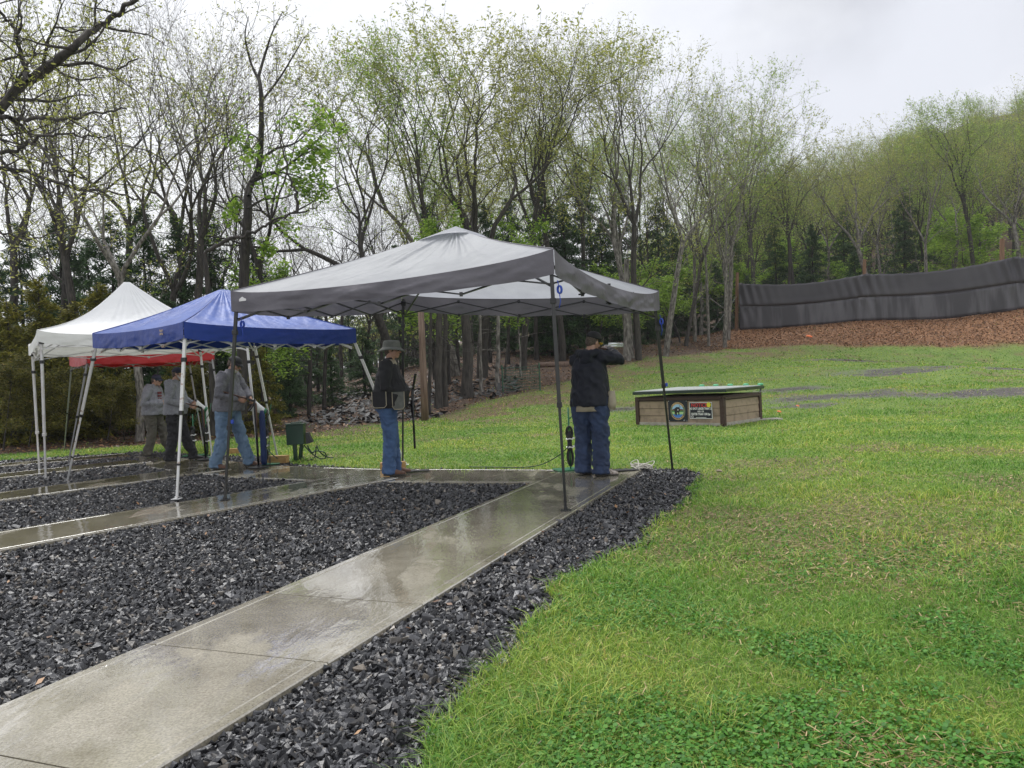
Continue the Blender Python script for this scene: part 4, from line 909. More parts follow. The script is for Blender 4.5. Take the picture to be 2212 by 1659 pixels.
# ground cables
m = MB(); pts = [P(566, 955, 12.6), P(575, 968, 12.4), P(592, 985, 12.2), G(606, 994), G(622, 997)]; m.tube(spl(pts), .009, 5); tag(m.build('cable', M_cab, None, smooth=True), 'thin green cable running from the loudspeaker stand to the electrical box', 'cable')
m = MB(); pts = [P(1228, 965, 9.9), P(1205, 985, 10.0), P(1170, 1003, 10.2), G(1130, 1011), G(1060, 1010.5), G(1010, 1010)]; pts[3].z = pts[4].z = pts[5].z = .01; m.tube(spl(pts), .007, 5); tag(m.build('cable', M_cab, None, smooth=True), 'thin dark cable running from the stand behind the shooter along the concrete edge', 'cable')
def block(px, py, w, h, d_, lab, rz=.2):
    g = G(px, py); m = MB(); m.box(g + Vector((0, .05, h / 2)), w, d_, h, M=Matrix.Rotation(rz, 3, 'Z')); o = m.build('timber_block', M_wood, None, bevel=.006); tag(o, lab, 'timber block'); return o
block(594, 1001, .42, .125, .13, 'timber block at the foot of the white loudspeaker stand by the blue canopy', -.1)
block(848, 1013.5, .36, .1, .13, 'yellow timber block behind the shoes of the man in the bucket hat', .05)
o = block(504, 980, .2, .1, .12, 'dark timber block on the grass behind the man in light blue jeans', .3)
for px, py, lab in ((905, 1018, 'thin black foot pad on the concrete beside the man in the bucket hat'), (1352, 1017, 'thin black foot pad in front of the shooter')):
    g = G(px, py); m = MB(); m.box(g + Vector((0, 0, .012)), .30, .16, .012, M=Matrix.Rotation(.35, 3, 'Z') @ Matrix.Rotation(.04, 3, 'Y')); tag(m.build('foot_pad', M_dark, None, bevel=.003), lab, 'pad')
M_rope = mat('white_rope', (.5, .48, .42), rough=.7); m = MB(); rr = random.Random(4)
for k in range(7):
    pts = [G(1385 + rr.uniform(-25, 28), 1010 + rr.uniform(-2, 5)) for _ in range(5)]
    for i, p in enumerate(pts): p.z = rr.uniform(.0, .09 if i in (1, 2, 3) else .01)
    m.tube(spl(pts), .006, 5)
tag(m.build('rope', M_rope, None, smooth=True), 'tangle of pale string at the far corner of the nearest walkway', 'string')
m = MB(); T_ = rock_templates(3, 12, 5)
tv, tf = T_[0]; q = G(1555, 1019); m.add([Vector(v * .05) + q + Vector((0, 0, .02)) for v in tv], [tuple(f) for f in tf]); tag(m.build('stone', mat('pale_stone', (.35, .29, .22)), None), 'single pale stone on the grass past the gravel tip', 'stone')
m = MB()
for k in range(9): q = G(1680 + rr.uniform(-7, 7), 1001 + rr.uniform(-3, 3)) + Vector((0, 0, rr.uniform(.02, .08))); m.add([Vector(v * .014) + q for v in tv], [tuple(f) for f in tf])
tag(m.build('debris', M_dark, None), 'small black scrap lying on the open grass', 'scrap')
M_orange = mat('orange_clay', (.75, .17, .05), rough=.5)
for px, py, d, s_, lab in ((1748, 719, 49.5, .22, 'bright orange clay target lying on the brown bank'), (1683, 876, 20.5, .06, 'broken orange clay target on the grass right of the trap house'), (1723, 868, 21.5, .05, 'orange clay fragment further right on the grass behind the trap house')):
    q = P(px, py, d); q.z = h1(q.x, q.y) + s_ * .35; m = MB(); m.lathe([(s_ * .5, -s_ * .2), (s_, -s_ * .1), (s_ * .95, s_ * .05), (s_ * .6, s_ * .25)], q, ax=(.2, -.3, 1), sides=14); tag(m.build('clay_target', M_orange, None, smooth=True), lab, 'clay target')
# ------------------------------------------------------------------ loudspeaker stands
M_grnp = mat('green_plate', (.015, .14, .06), rough=.4); M_horn = mat('horn_white', (.66, .66, .68), rough=.35); M_hornin = mat('horn_inner', (.33, .33, .38), rough=.4); M_coil = mat('black_coil', (.01, .01, .011), rough=.5)
def speaker_stand(g, ztop, label, horn=True, aim=(-.75, -.55, .25)):
    r0 = empty('speaker_stand', g, label, 'speaker stand', 'voice release stands by the shooting stations')
    m = MB(); m.box(g + Vector((0, 0, .008)), .42, .30, .014, M=Matrix.Rotation(.25, 3, 'Z')); m.build('base_plate', M_grnp, r0, bevel=.003)
    m = MB(); m.tube([g + Vector((0, 0, .01)), g + Vector((0, 0, ztop))], .011, 8); m.tube([g + Vector((0, 0, ztop * .80)), g + Vector((.05, 0, ztop * .86)), g + Vector((.09, 0, ztop * .98)), g + Vector((.12, 0, ztop * 1.12))], .006, 6); m.build('rod', M_grnp, r0, smooth=True)
    m = MB(); z0, z1 = ztop * .18, ztop * .62
    m.tube([g + Vector((0, -.02, z)) for z in np.linspace(z0 + .1, z1, 6)], [.034, .036, .03, .034, .04, .03], 9)
    for k in range(5):
        ph = k * 1.25; m.tube([g + Vector((math.sin(a) * (.035 + .01 * math.sin(ph)) + .005 * math.cos(ph), -.02 + .02 * math.cos(a + ph), z1 - .02 + .09 * math.cos(a))) for a in np.linspace(0, 2 * math.pi, 12)], .007, 5)
        m.tube([g + Vector((math.sin(a) * (.032 + .012 * math.sin(ph)), -.02 + .02 * math.cos(a + ph), z0 + .02 + .12 * math.cos(a))) for a in np.linspace(0, 2 * math.pi, 12)], .006, 5)
    m.build('cable_coil', M_coil, r0, smooth=True)
    for z in (z0 + .15, z1 - .1): m = MB(); m.tube([g + Vector((math.cos(a) * .042, -.02 + math.sin(a) * .042, z + .006 * math.sin(3 * a))) for a in np.linspace(0, 2 * math.pi, 12)], .009, 5); m.box(g + Vector((.05, -.03, z + .01)), .03, .02, .02); m.build('cable_tie', M_swht, r0)
    if horn:
        ax = Vector(aim).normalized(); c = g + Vector((0, -.02, ztop))
        m = MB(); m.lathe([(.045, 0), (.055, .02), (.068, .10), (.10, .21), (.104, .215), (.098, .212), (.062, .11), (.045, .10)], c, ax, 22); hn = m.build('horn', M_horn, r0, smooth=True)
        m = MB(); m.lathe([(.09, .19), (.055, .12), (.03, .11), (.026, .15), (.012, .165)], c, ax, 18); m.build('horn_throat', M_hornin, hn, smooth=True)
        m = MB(); m.lathe([(.100, .206), (.110, .207), (.110, .222), (.100, .222), (.097, .210)], c, ax, 22); m.build('horn_rim', M_coil, hn, smooth=True)
        m = MB(); m.lathe([(.05, -.035), (.056, -.02), (.056, .012), (.04, .02)], c, ax, 14); m.build('horn_mount', M_grnp, hn)
    return r0
g = G(576, 1003); speaker_stand(g, P(570, 888, g.y).z, 'white horn speaker on a green stand nearest the green electrical box', aim=(-.8, -.5, .55))
g = G(448, 989); speaker_stand(g, P(441, 884, g.y).z, 'white horn speaker on a green stand beside the man in black trousers', aim=(-.8, -.5, .55))
g = G(1233, 1014.5); speaker_stand(g, P(1230, 880, g.y).z, 'stand with a black cable coil half hidden behind the shooter in the dark raincoat', horn=False)
g = G(420, 984); speaker_stand(g, P(414, 895, g.y).z, 'stand with white cable ties, mostly hidden behind the two men in grey hoodies', horn=False)
# ------------------------------------------------------------------ trees
M_bark = mat('bark', (.022, .019, .017), (.08, .07, .06), rough=.85, scale=5, stretch=(3, 3, .6), bump=.6, lo=.35, hi=.75)
M_barkp = mat('pale_bark', (.07, .063, .055), (.27, .25, .225), rough=.85, scale=4, stretch=(2.5, 2.5, .8), bump=.5, lo=.38, hi=.66)
M_barkd = mat('dark_bark', (.014, .012, .011), (.05, .043, .038), rough=.85, scale=5, stretch=(3, 3, .6), bump=.6)
M_leafy = leafmat('spring_leaf_olive', [(0, (.17, .19, .04)), (.5, (.31, .34, .08)), (1, (.48, .48, .15))], trans=.45, rough=.6, spec=.2)
M_leafg = leafmat('spring_leaf_green', [(0, (.13, .20, .035)), (.5, (.25, .37, .07)), (1, (.42, .52, .13))], trans=.45, rough=.6, spec=.2)
M_leafb = leafmat('bud_leaf_brown', [(0, (.08, .06, .03)), (.5, (.16, .14, .06)), (1, (.24, .25, .09))], trans=.4, rough=.6, spec=.2)
M_need = leafmat('hemlock_needles', [(0, (.03, .065, .03)), (.6, (.06, .12, .045)), (1, (.11, .19, .065))], trans=.25, rough=.6, spec=.2)
M_needo = leafmat('olive_needles', [(0, (.045, .055, .014)), (.5, (.12, .125, .025)), (.85, (.22, .20, .04)), (1, (.30, .22, .06))], trans=.3, rough=.6, spec=.2)
M_needy = leafmat('yellow_olive_needles', [(0, (.09, .10, .02)), (.5, (.20, .20, .035)), (1, (.36, .32, .06))], trans=.3, rough=.6, spec=.2)
M_bright = leafmat('maple_leaf_bright', [(0, (.13, .24, .03)), (.5, (.26, .42, .055)), (1, (.42, .56, .10))], trans=.45, rough=.5, spec=.3)

class TB:
    """gathers tubes (as numpy rings) and leaf spots"""
    def __init__(s, seed): s.r = np.random.default_rng(seed); s.V = []; s.F = []; s.n = 0; s.leaf = []
    def tube(s, pts, rad, sides):
        pts = np.asarray(pts); n = len(pts); t = np.gradient(pts, axis=0); t /= np.linalg.norm(t, axis=1)[:, None] + 1e-9
        ref = np.array([.31, .77, .2]) if abs(t[0, 2]) > .8 else np.array([0, 0, 1.0]); a = np.cross(t, ref); a /= np.linalg.norm(a, axis=1)[:, None] + 1e-9; b = np.cross(t, a)
        an = np.arange(sides) * 2 * np.pi / sides; ring = a[:, None, :] * np.cos(an)[None, :, None] + b[:, None, :] * np.sin(an)[None, :, None]
        s.V.append((pts[:, None, :] + ring * np.asarray(rad)[:, None, None]).reshape(-1, 3))
        i = np.arange(n - 1)[:, None] * sides; k = np.arange(sides)[None, :]; k2 = (k + 1) % sides
        s.F.append((np.stack([i + k, i + k2, i + sides + k2, i + sides + k], -1).reshape(-1, 4)) + s.n); s.n += n * sides
    def limb(s, p, d, L_, r0, lvl, maxl, P_):
        nseg = (9, 7, 5, 4, 3)[min(lvl, 4)]; r = s.r; pts = [np.array(p, float)]; d = np.array(d, float); d /= np.linalg.norm(d)
        for k in range(nseg):
            d = d + r.normal(size=3) * P_['wob'][min(lvl, 3)] + np.array([0, 0, P_['up'][min(lvl, 3)]]); d /= np.linalg.norm(d); pts.append(pts[-1] + d * L_ / nseg)
        pts = np.array(pts); end = max(P_.get('rmin', .006), r0 * .22); rad = np.linspace(r0, end, nseg + 1); s.tube(pts, rad, (8, 6, 4, 3, 3)[min(lvl, 4)])
        s.sub(pts, rad, L_, lvl, maxl, P_)
        return pts
    def sub(s, pts, rad, L_, lvl, maxl, P_, start=None):
        r = s.r; nseg = len(pts) - 1
        if lvl >= maxl:
            for q in range(P_['leaves']):
                u = r.uniform(.25, 1.02) * nseg; i = min(int(u), nseg - 1); s.leaf.append(pts[i] + (pts[i + 1] - pts[i]) * (u - i) + r.normal(size=3) * P_['lspread'])
            return
        n = P_['kids'][lvl]; st = start if start is not None else P_['start'][lvl]
        for q in range(n):
            u = (st + (1 - st) * ((q + r.uniform(.1, .9)) / n)) * nseg; i = min(int(u), nseg - 1); b = pts[i] + (pts[i + 1] - pts[i]) * (u - i); ax = pts[i + 1] - pts[i]; ax /= np.linalg.norm(ax)
            az = q * 2.4 + r.uniform(-.6, .6); e = np.cross(ax, [.13, .31, .94] if abs(ax[2]) < .9 else [1, .2, 0]); e /= np.linalg.norm(e); f = np.cross(ax, e)
            ang = P_['ang'][lvl] * r.uniform(.75, 1.25); dd = ax * math.cos(ang) + (e * math.cos(az) + f * math.sin(az)) * math.sin(ang)
            if 'flat' in P_ and lvl >= 1: dd[2] *= P_['flat']
            fr = u / nseg; ln = L_ * P_['ratio'][lvl] * r.uniform(.7, 1.2) * (1.1 - .5 * ((fr - st) / (1 - st + 1e-6)) if lvl == 0 else 1.1 - .6 * fr)
            rr = np.interp(u, np.arange(nseg + 1), rad) * P_['rk'][lvl] 
            s.limb(b, dd, ln, max(rr, P_.get('rmin', .006)), lvl + 1, maxl, P_)
    def wood(s, name): return npmesh(name, np.concatenate(s.V), [np.concatenate(s.F)], smooth=True)
    def leaves(s, name, size, flatness=.5, per=1, asp=.7, spread=.0, hang=0):
        c = np.array(s.leaf); r = s.r
        if per > 1: c = np.repeat(c, per, 0) + r.normal(size=(len(c) * per, 3)) * spread
        n = len(c); nn = r.normal(size=(n, 3)); nn[:, 2] = np.abs(nn[:, 2]) + flatness; nn /= np.linalg.norm(nn, axis=1)[:, None]
        a = r.normal(size=(n, 3)); a -= nn * (a * nn).sum(1)[:, None]; a /= np.linalg.norm(a, axis=1)[:, None]; a[:, 2] -= hang; b = np.cross(nn, a); sz = (size * r.uniform(.6, 1.3, n))[:, None]
        V = np.stack([c - a * sz, c - b * sz * asp * .5 + a * sz * .1, c + a * sz, c + b * sz * asp * .5 + a * sz * .1], 1).reshape(-1, 3)
        return npmesh(name, V, [(np.arange(n) * 4)[:, None] + np.arange(4)[None]])
def hardwood(seed, H_, r0, P_, maxl=3, lean=(0, 0), nseg=9, fork=None):
    tb = TB(seed); r = tb.r; pts = [np.zeros(3)]; d = np.array([lean[0], lean[1], 1.0]); 
    for k in range(nseg): d = d + r.normal(size=3) * np.array([.06, .06, 0]) ; d[2] = 1; pts.append(pts[-1] + d / np.linalg.norm(d) * H_ / nseg)
    pts = np.array(pts); pts[0, 2] = -.3; rad = r0 * (1 - .94 * (np.arange(nseg + 1) / nseg) ** .9); rad[0] *= 1.35; tb.tube(pts, rad, 10); tb.sub(pts, rad, H_, 0, maxl, P_); return tb
PU = dict(wob=(.05, .14, .18, .2), up=(0, .07, .07, .07), kids=(14, 7, 5, 0), start=(.38, .25, .2, 0), ang=(.78, .66, .7, .7), ratio=(.38, .5, .5, .4), rk=(.42, .55, .6, .6), leaves=7, lspread=.10, rmin=.0065)
PB = dict(wob=(.06, .17, .19, .2), up=(0, .06, .06, .06), kids=(14, 8, 6, 0), start=(.30, .2, .15, 0), ang=(.85, .7, .75, .7), ratio=(.52, .5, .45, .4), rk=(.5, .55, .55, .6), leaves=9, lspread=.12, rmin=.008)
PS = dict(wob=(.05, .12, .16, .2), up=(0, .06, .04, .0), kids=(12, 6, 4, 0), start=(.25, .2, .2, 0), ang=(.9, .7, .7, .7), ratio=(.36, .5, .45, .4), rk=(.4, .5, .6, .6), leaves=9, lspread=.12, rmin=.006)
def spreading(seed, H_, r0, fork, ang, depth=6, nfork=3, leafn=7, ls=.13, side=.58, crook=.115, tw=.0055):
    """trunk that divides again and again into a rounded, open crown"""
    tb = TB(seed); r = tb.r; L0 = H_ * (1 - fork)
    def go(p, d, L_, ra, lv):
        n = max(3, 6 - lv); pts = [p]
        for k in range(n):
            d = d + r.normal(size=3) * crook * (1 if lv else .4) + np.array([0, 0, .05 if lv < 3 else .02]); d = d / np.linalg.norm(d); pts.append(pts[-1] + d * L_ / n)
        pts = np.array(pts); rb = max(tw, ra * (.66 if lv else .74)); rad = np.linspace(ra, rb, n + 1); tb.tube(pts, rad, (8, 6, 5, 4, 3, 3, 3)[min(lv, 6)])
        if lv >= depth - 1:
            for q in range(leafn): tb.leaf.append(pts[r.integers(1, n + 1)] + r.normal(size=3) * ls)
        if lv >= depth: return
        m_ = nfork if lv == 0 else (3 if r.random() < .28 else 2); e = np.cross(d, [.13, .31, .94] if abs(d[2]) < .85 else [1, .2, 0]); e /= np.linalg.norm(e); f = np.cross(d, e); a0 = r.random() * 6.28
        for q in range(m_):
            az = a0 + q * 2 * math.pi / m_ + r.normal() * .25; an = ang * r.uniform(.55, 1.25) * (1 if lv else 1.0) * (.55 if (q == 0 and lv < 3) else 1); dd = d * math.cos(an) + (e * math.cos(az) + f * math.sin(az)) * math.sin(an)
            go(pts[-1], dd, L0 * (.30, .25, .205, .16, .125, .10, .08)[min(lv, 6)] * r.uniform(.8, 1.2), rb * (.84 if m_ == 2 else .72), lv + 1)
        if lv >= 0:
            for q in range(2 if lv else 3):
                if r.random() > side: continue
                i = r.integers(max(1, n // 2), n + 1) if lv == 0 else r.integers(1, n + 1); az = r.random() * 6.28; an = ang * r.uniform(1.3, 2.2); dd = d * math.cos(an) + (e * math.cos(az) + f * math.sin(az)) * math.sin(an)
                l2 = max(lv + 2, 3 if lv == 0 else 0); go(pts[i], dd, L0 * (.25, .2, .2, .15, .11, .09, .07)[min(l2, 6)], max(tw, rad[i] * .32), l2)
    d0 = np.array([r.normal() * .03, r.normal() * .03, 1.0]); go(np.array([0, 0, -.3]), d0, H_ * fork + .3, r0, 0); return tb
PROTO = {}
def proto(key, tb, lsize, leafm, barkm, **kw):
    PROTO[key] = (tb.wood('trunk'), tb.leaves('crown', lsize, **kw), leafm, barkm)
    PROTO[key][0].materials.append(barkm); PROTO[key][1].materials.append(leafm)
for i in range(5):
    tb = spreading(100 + i, 20, .23, (.46, .5, .42, .5, .38)[i], (.42, .37, .46, .38, .44)[i], leafn=(7, 8, 6, 4, 7)[i]); proto('up%d' % i, tb, .10, (M_leafy, M_leafg, M_leafy, M_leafb, M_leafg)[i], (M_bark, M_bark, M_barkp, M_bark, M_barkp)[i])
for i in range(3):
    tb = spreading(210 + i, 19, .30, (.34, .38, .36)[i], (.52, .50, .48)[i], nfork=(4, 3, 3)[i], leafn=(15, 11, 7)[i], crook=.16); proto('broad%d' % i, tb, .10, (M_leafy, M_leafy, M_leafg)[i], (M_bark, M_barkp, M_barkd)[i])
for i in range(3):
    tb = spreading(300 + i, 20, .21, (.42, .36, .46)[i], (.40, .46, .38)[i], leafn=(3, 2, 3)[i], crook=.15, tw=.005); proto('bare%d' % i, tb, .06, M_leafb if i else M_leafy, (M_barkd, M_bark, M_bark)[i])

PSm = dict(PS); PSm['flat'] = .3; PSm['leaves'] = 7
for i in range(2):
    tb = hardwood(400 + i, 8, .07, PSm); proto('maple%d' % i, tb, .11, M_bright, M_bark, per=2, spread=.16, flatness=1.2, asp=1.1)
PX = dict(PS); PX['leaves'] = 9; PX['flat'] = .35
for i in range(2):
    tb = hardwood(450 + i, 6, .06, PX); proto('shrub%d' % i, tb, .075, M_needo, M_barkd, per=4, spread=.14, flatness=1.0, asp=.7)
def hemlock(seed, H_, dead=0):
    tb = TB(seed); r = tb.r; z = np.linspace(-.3, H_, 9); pts = np.stack([r.normal(size=9) * .04, r.normal(size=9) * .04, z], 1); rad = np.linspace(.17, .015, 9); tb.tube(pts, rad, 8)
    n = int(H_ * 9)
    for k in range(n):
        u = (k + r.random()) / n; zz = H_ * (.06 + .93 * u); L_ = (H_ * .27 * (1 - u) ** .8 + .25) * r.uniform(.6, 1.15); az = r.random() * 6.283; d = np.array([math.cos(az), math.sin(az), .12])
        bp = [np.array([0, 0, zz])]
        for q in range(5): d = d + np.array([0, 0, -.11]) + r.normal(size=3) * .05; bp.append(bp[-1] + d / np.linalg.norm(d) * L_ / 5)
        bp = np.array(bp); tb.tube(bp, np.linspace(.022 * (1.2 - u), .004, 6), 3)
        side = np.cross(d, [0, 0, 1]); side /= np.linalg.norm(side)
        if u * H_ < dead * H_: 
            continue
        m_ = int(L_ * 34) + 6; t = r.uniform(.15, 1.03, m_); c = np.stack([np.interp(t * 5, range(6), bp[:, j]) for j in range(3)], 1); w = (r.random(m_) - .5) * 2 * (.10 + .26 * L_ * (1.1 - t)); c = c + side[None] * w[:, None]; c[:, 2] -= np.abs(w) * .35 + r.random(m_) * .05
        tb.leaf.extend(c)
    return tb
for i in range(3): tb = hemlock(500 + i, (11, 13, 8)[i]); proto('hem%d' % i, tb, .13, M_need, M_barkd, per=3, spread=.09, flatness=1.4, asp=.45, hang=.3)
tb = hemlock(520, 8); proto('ohem0', tb, .13, M_needy, M_barkd, per=3, spread=.09, flatness=1.4, asp=.5, hang=.3)
tb = hemlock(530, 14, .55); proto('dhem0', tb, .12, M_need, M_barkd, per=3, spread=.09, flatness=1.4, asp=.45, hang=.3)
HGT = {'up': 20, 'broad': 19, 'bare': 20, 'maple': 8, 'shrub': 6, 'hem0': 11, 'hem1': 13, 'hem2': 8, 'ohem0': 8, 'dhem0': 14}
for k_, v_ in PROTO.items(): HGT[k_] = max(q.co.z for q in v_[0].vertices)
print(HGT)
KIND = {'up': 'broadleaf_tree', 'broad': 'broadleaf_tree', 'bare': 'broadleaf_tree', 'maple': 'maple_sapling', 'shrub': 'shrub', 'hem': 'hemlock_tree', 'ohem': 'hemlock_tree', 'dhem': 'hemlock_tree'}
RT = random.Random(99); used_keys = {}
def plant(key, x, y, H_, label, group=None, lean=(0, 0), rz=None, fat=1.0, bark=None):
    base = key.rstrip('0123456789'); h0 = HGT.get(key, HGT.get(base)); s = H_ / h0; rz = RT.uniform(0, 6.28) if rz is None else rz
    name = KIND[base]; cat = 'shrub' if base == 'shrub' else 'tree'
    o = empty(name, (x, y, h1(x, y) - .1), label, cat, group)
    o.rotation_euler = (0, 0, 0); q = Matrix.Rotation(0, 4, 'X')
    L_ = Vector((lean[0], lean[1], 1)).normalized(); rot = Vector((0, 0, 1)).rotation_difference(L_) @ Matrix.Rotation(rz, 3, 'Z').to_quaternion()
    o.rotation_mode = 'QUATERNION'; o.rotation_quaternion = rot; o.scale = (s * fat, s * fat, s)
    wm, lm, leafm, barkm = PROTO[key]
    t = bpy.data.objects.new('trunk', wm); link(t, o); c = bpy.data.objects.new('crown', lm); link(c, o)
    return o
def plant_px(key, px, pyb, d, pyt, label, group=None, lean=None, **kw):
    g = P(px, pyb, d); zb = h1(g.x, g.y); zt = P(px, pyt, d).z; return plant(key, g.x, g.y, (zt - zb), label, group, lean or (0, 0), **kw)
HERO = [
 # left side, behind the white and blue canopies
 ('bare0', 112, 900, 27, -40, 'tall sparsely leafed tree left of the white canopy peak, behind the oak limbs', (.04, 0), 1),
 ('up0', 178, 900, 25, 5, 'thick grey trunk rising above the left edge of the white canopy with yellowish young leaves', (0, 0), 1.1),
 ('up2', 302, 960, 21.5, 30, 'pale barked tree whose trunk stands behind the two men in grey hoodies', (.0, 0), 1.0),
 ('bare1', 345, 900, 27, -30, 'forked bare tree just right of the white canopy peak', (.03, 0), 1),
 ('bare2', 430, 900, 26, -30, 'tall straight bare tree between the white and blue canopy peaks', (-.04, 0), 1),
 ('up3', 395, 900, 32, 60, 'thinner brown budded tree behind the straight bare tree', (.0, 0), .9),
 ('up3', 250, 900, 33, 20, 'slender budding tree left of the white canopy peak', (.02, 0), .9),
 ('bare1', 470, 900, 34, 10, 'slim dark tree left of the blue canopy peak', (.05, 0), .8),
 ('bare0', 535, 900, 25, 60, 'dark leaning trunk right of the blue canopy peak, hung with fresh green sprays', (.06, 0), 1.15),
 ('bare2', 30, 900, 28, -20, 'leafy tree at the far left edge of the picture', (0, 0), 1),
 # gap trees
 ('bare1', 672, 860, 33, 330, 'thin leaning trunk in the sky gap left of the grey canopy peak', (-.17, 0), .8),
 ('bare0', 622, 860, 34, 520, 'small dead forked tree in the sky gap', (.0, 0), .7),
 ('bare2', 735, 850, 44, 395, 'low bare tree with many fine twigs behind the left slope of the grey canopy', (0, 0), 1.0),
 ('bare1', 790, 845, 46, 410, 'bare bushy tree between the gap and the leaning forked tree', (0, 0), 1.0),
 ('bare2', 690, 850, 50, 430, 'faint bare tree low in the sky gap', (0, 0), 1.0),
 # centre
 ('broad2', 868, 835, 30, 55, 'dark leaning forked tree left of the grey canopy peak', (-.10, 0), .9),
 ('bare0', 822, 840, 31, 250, 'straight black trunk left of the leaning forked tree', (0, 0), .6),
 ('broad0', 1040, 800, 38, 40, 'biggest spreading tree above the grey canopy peak with a rounded olive crown', (.0, 0), 1.15),
 ('broad1', 985, 810, 40, 60, 'wide crowned tree just left of the biggest tree', (-.03, 0), .95),
 ('up1', 955, 800, 35, 90, 'upright tree with yellow green leaves straight above the canopy peak', (-.02, 0), .9),
 ('up0', 1130, 790, 40, 90, 'tall tree right of the biggest tree with dark upper limbs', (.03, 0), 1),
 ('bare2', 1215, 780, 42, 75, 'thin bare topped tree behind the near corner of the grey canopy', (-.05, 0), .95),
 ('up2', 1362, 745, 42, 80, 'lichen spotted tall trunk seen just right of the canopy corner', (-.10, 0), .95),
 ('up0', 1378, 745, 41, 95, 'second of the two lichened trunks standing together right of the canopy corner', (.0, 0), 1.05),
 ('up2', 1436, 735, 43, 120, 'pale straight trunk just right of the outer canopy pole', (.12, 0), 1.0),
 ('bare1', 1480, 728, 50, 150, 'slim grey tree next to the pale straight trunk', (.07, 0), .9),
 ('up4', 1500, 725, 52, 190, 'slim pale tree third from the outer canopy pole', (.05, 0), .8),
 ('up2', 1530, 720, 50, 240, 'leaning white trunk close to the first net post', (.05, 0), .6),
 ('up0', 1628, 690, 60, 200, 'round topped tree behind the left end of the shot curtain', (.01, 0), .95),
 ('up3', 1700, 690, 64, 300, 'thin tree behind the left half of the shot curtain', (.0, 0), .8),
 ('broad1', 1893, 680, 60, 250, 'pale forked tree behind the middle post of the shot curtain', (.03, 0), .9),
 ('up4', 2000, 670, 60, 215, 'birch like spotted trunk behind the right half of the curtain', (-.02, 0), .9),
 ('up1', 2105, 660, 60, 190, 'leafy green tree near the right edge above the curtain', (.02, 0), 1.0),
 ('up2', 2200, 650, 58, 180, 'tall tree at the right edge of the picture', (.0, 0), 1.1),
]
for key, px, pyb, d, pyt, lab, ln, fat in HERO: plant_px(key, px, pyb, d, pyt, lab, lean=ln, fat=fat)
LMK = [(-20, 'the far left edge of the picture'), (70, 'the outer legs of the white canopy'), (145, 'the left leg of the blue canopy'), (210, 'the left corner of the blue canopy'), (273, 'the white canopy peak'), (335, 'the man with folded arms'), (395, 'the front leg of the blue canopy'), (440, 'the right end of the red canopy'), (482, 'the blue canopy peak'), (530, 'the man in light jeans'), (590, 'the nearest horn speaker'), (640, 'the green electrical box'), (700, 'the strip past the electrical box'), (770, 'the right corner of the blue canopy'), (850, 'the bucket hat'), (915, 'the bare wooden pole'), (985, 'the grey canopy peak'), (1040, 'the stump like trunk'), (1085, 'the left post of the wire fence'), (1140, 'the right post of the wire fence'), (1200, 'the near corner pole of the grey canopy'), (1262, 'the shooter in the raincoat'), (1330, 'the muzzle of the raised shotgun'), (1378, 'the left end of the trap house'), (1430, 'the outer pole of the grey canopy'), (1480, 'the club sign'), (1530, 'the notice sign'), (1592, 'the left post of the shot curtain'), (1650, 'the right end of the trap house'), (1748, 'the orange clay target on the bank'), (1810, 'the left panel of the shot curtain'), (1868, 'the middle post of the shot curtain'), (1950, 'the start of the right curtain panel'), (2020, 'the widest mud patch'), (2100, 'the right panel of the curtain'), (2168, 'the right hand post of the shot curtain'), (2230, 'the far right edge of the picture')]
TAKEN = set()
def autolabel(what, px, d, near, far):
    lm = min(LMK, key=lambda q: abs(q[0] - px))[1]; dep = 'nearer' if d < near else 'deep' if d > far else 'mid'
    dx = px - min(LMK, key=lambda q: abs(q[0] - px))[0]; side = 'left of' if dx < 0 else 'right of'
    pre = {'nearer': 'front', 'mid': 'middle', 'deep': 'far'}[dep]
    for t in ('%s directly above %s' % (what, lm), '%s just %s %s' % (what, side, lm), '%s, %s rank, above %s' % (what, pre, lm), '%s, %s rank, %s %s' % (what, pre, side, lm)):
        if t not in TAKEN: TAKEN.add(t); return t
    return '%s, %s rank, %s %s' % (what, pre, side, lm)
LOOKS = {'up0': 'slim yellow green tree', 'up1': 'slim fresh green tree', 'up2': 'pale barked yellow green tree', 'up3': 'thin brown budding tree', 'up4': 'pale barked fresh green tree', 'bare0': 'nearly bare dark tree', 'bare1': 'nearly bare tree with fine twigs', 'bare2': 'nearly bare brown tree', 'broad2': 'broad crowned green tree'}
GA = 'trees of the wood behind the grey canopy'; GB = 'trees on the slope behind the curtain'; GC = 'trees behind the left canopies'; GH = 'hemlocks in the wood'
LA = 'one of the many slim spring trees in the wood behind the grey canopy'; LB = 'one of the slim spring trees on the slope above the shot curtain'; LC = 'one of the thin background trees behind the left hand canopies'
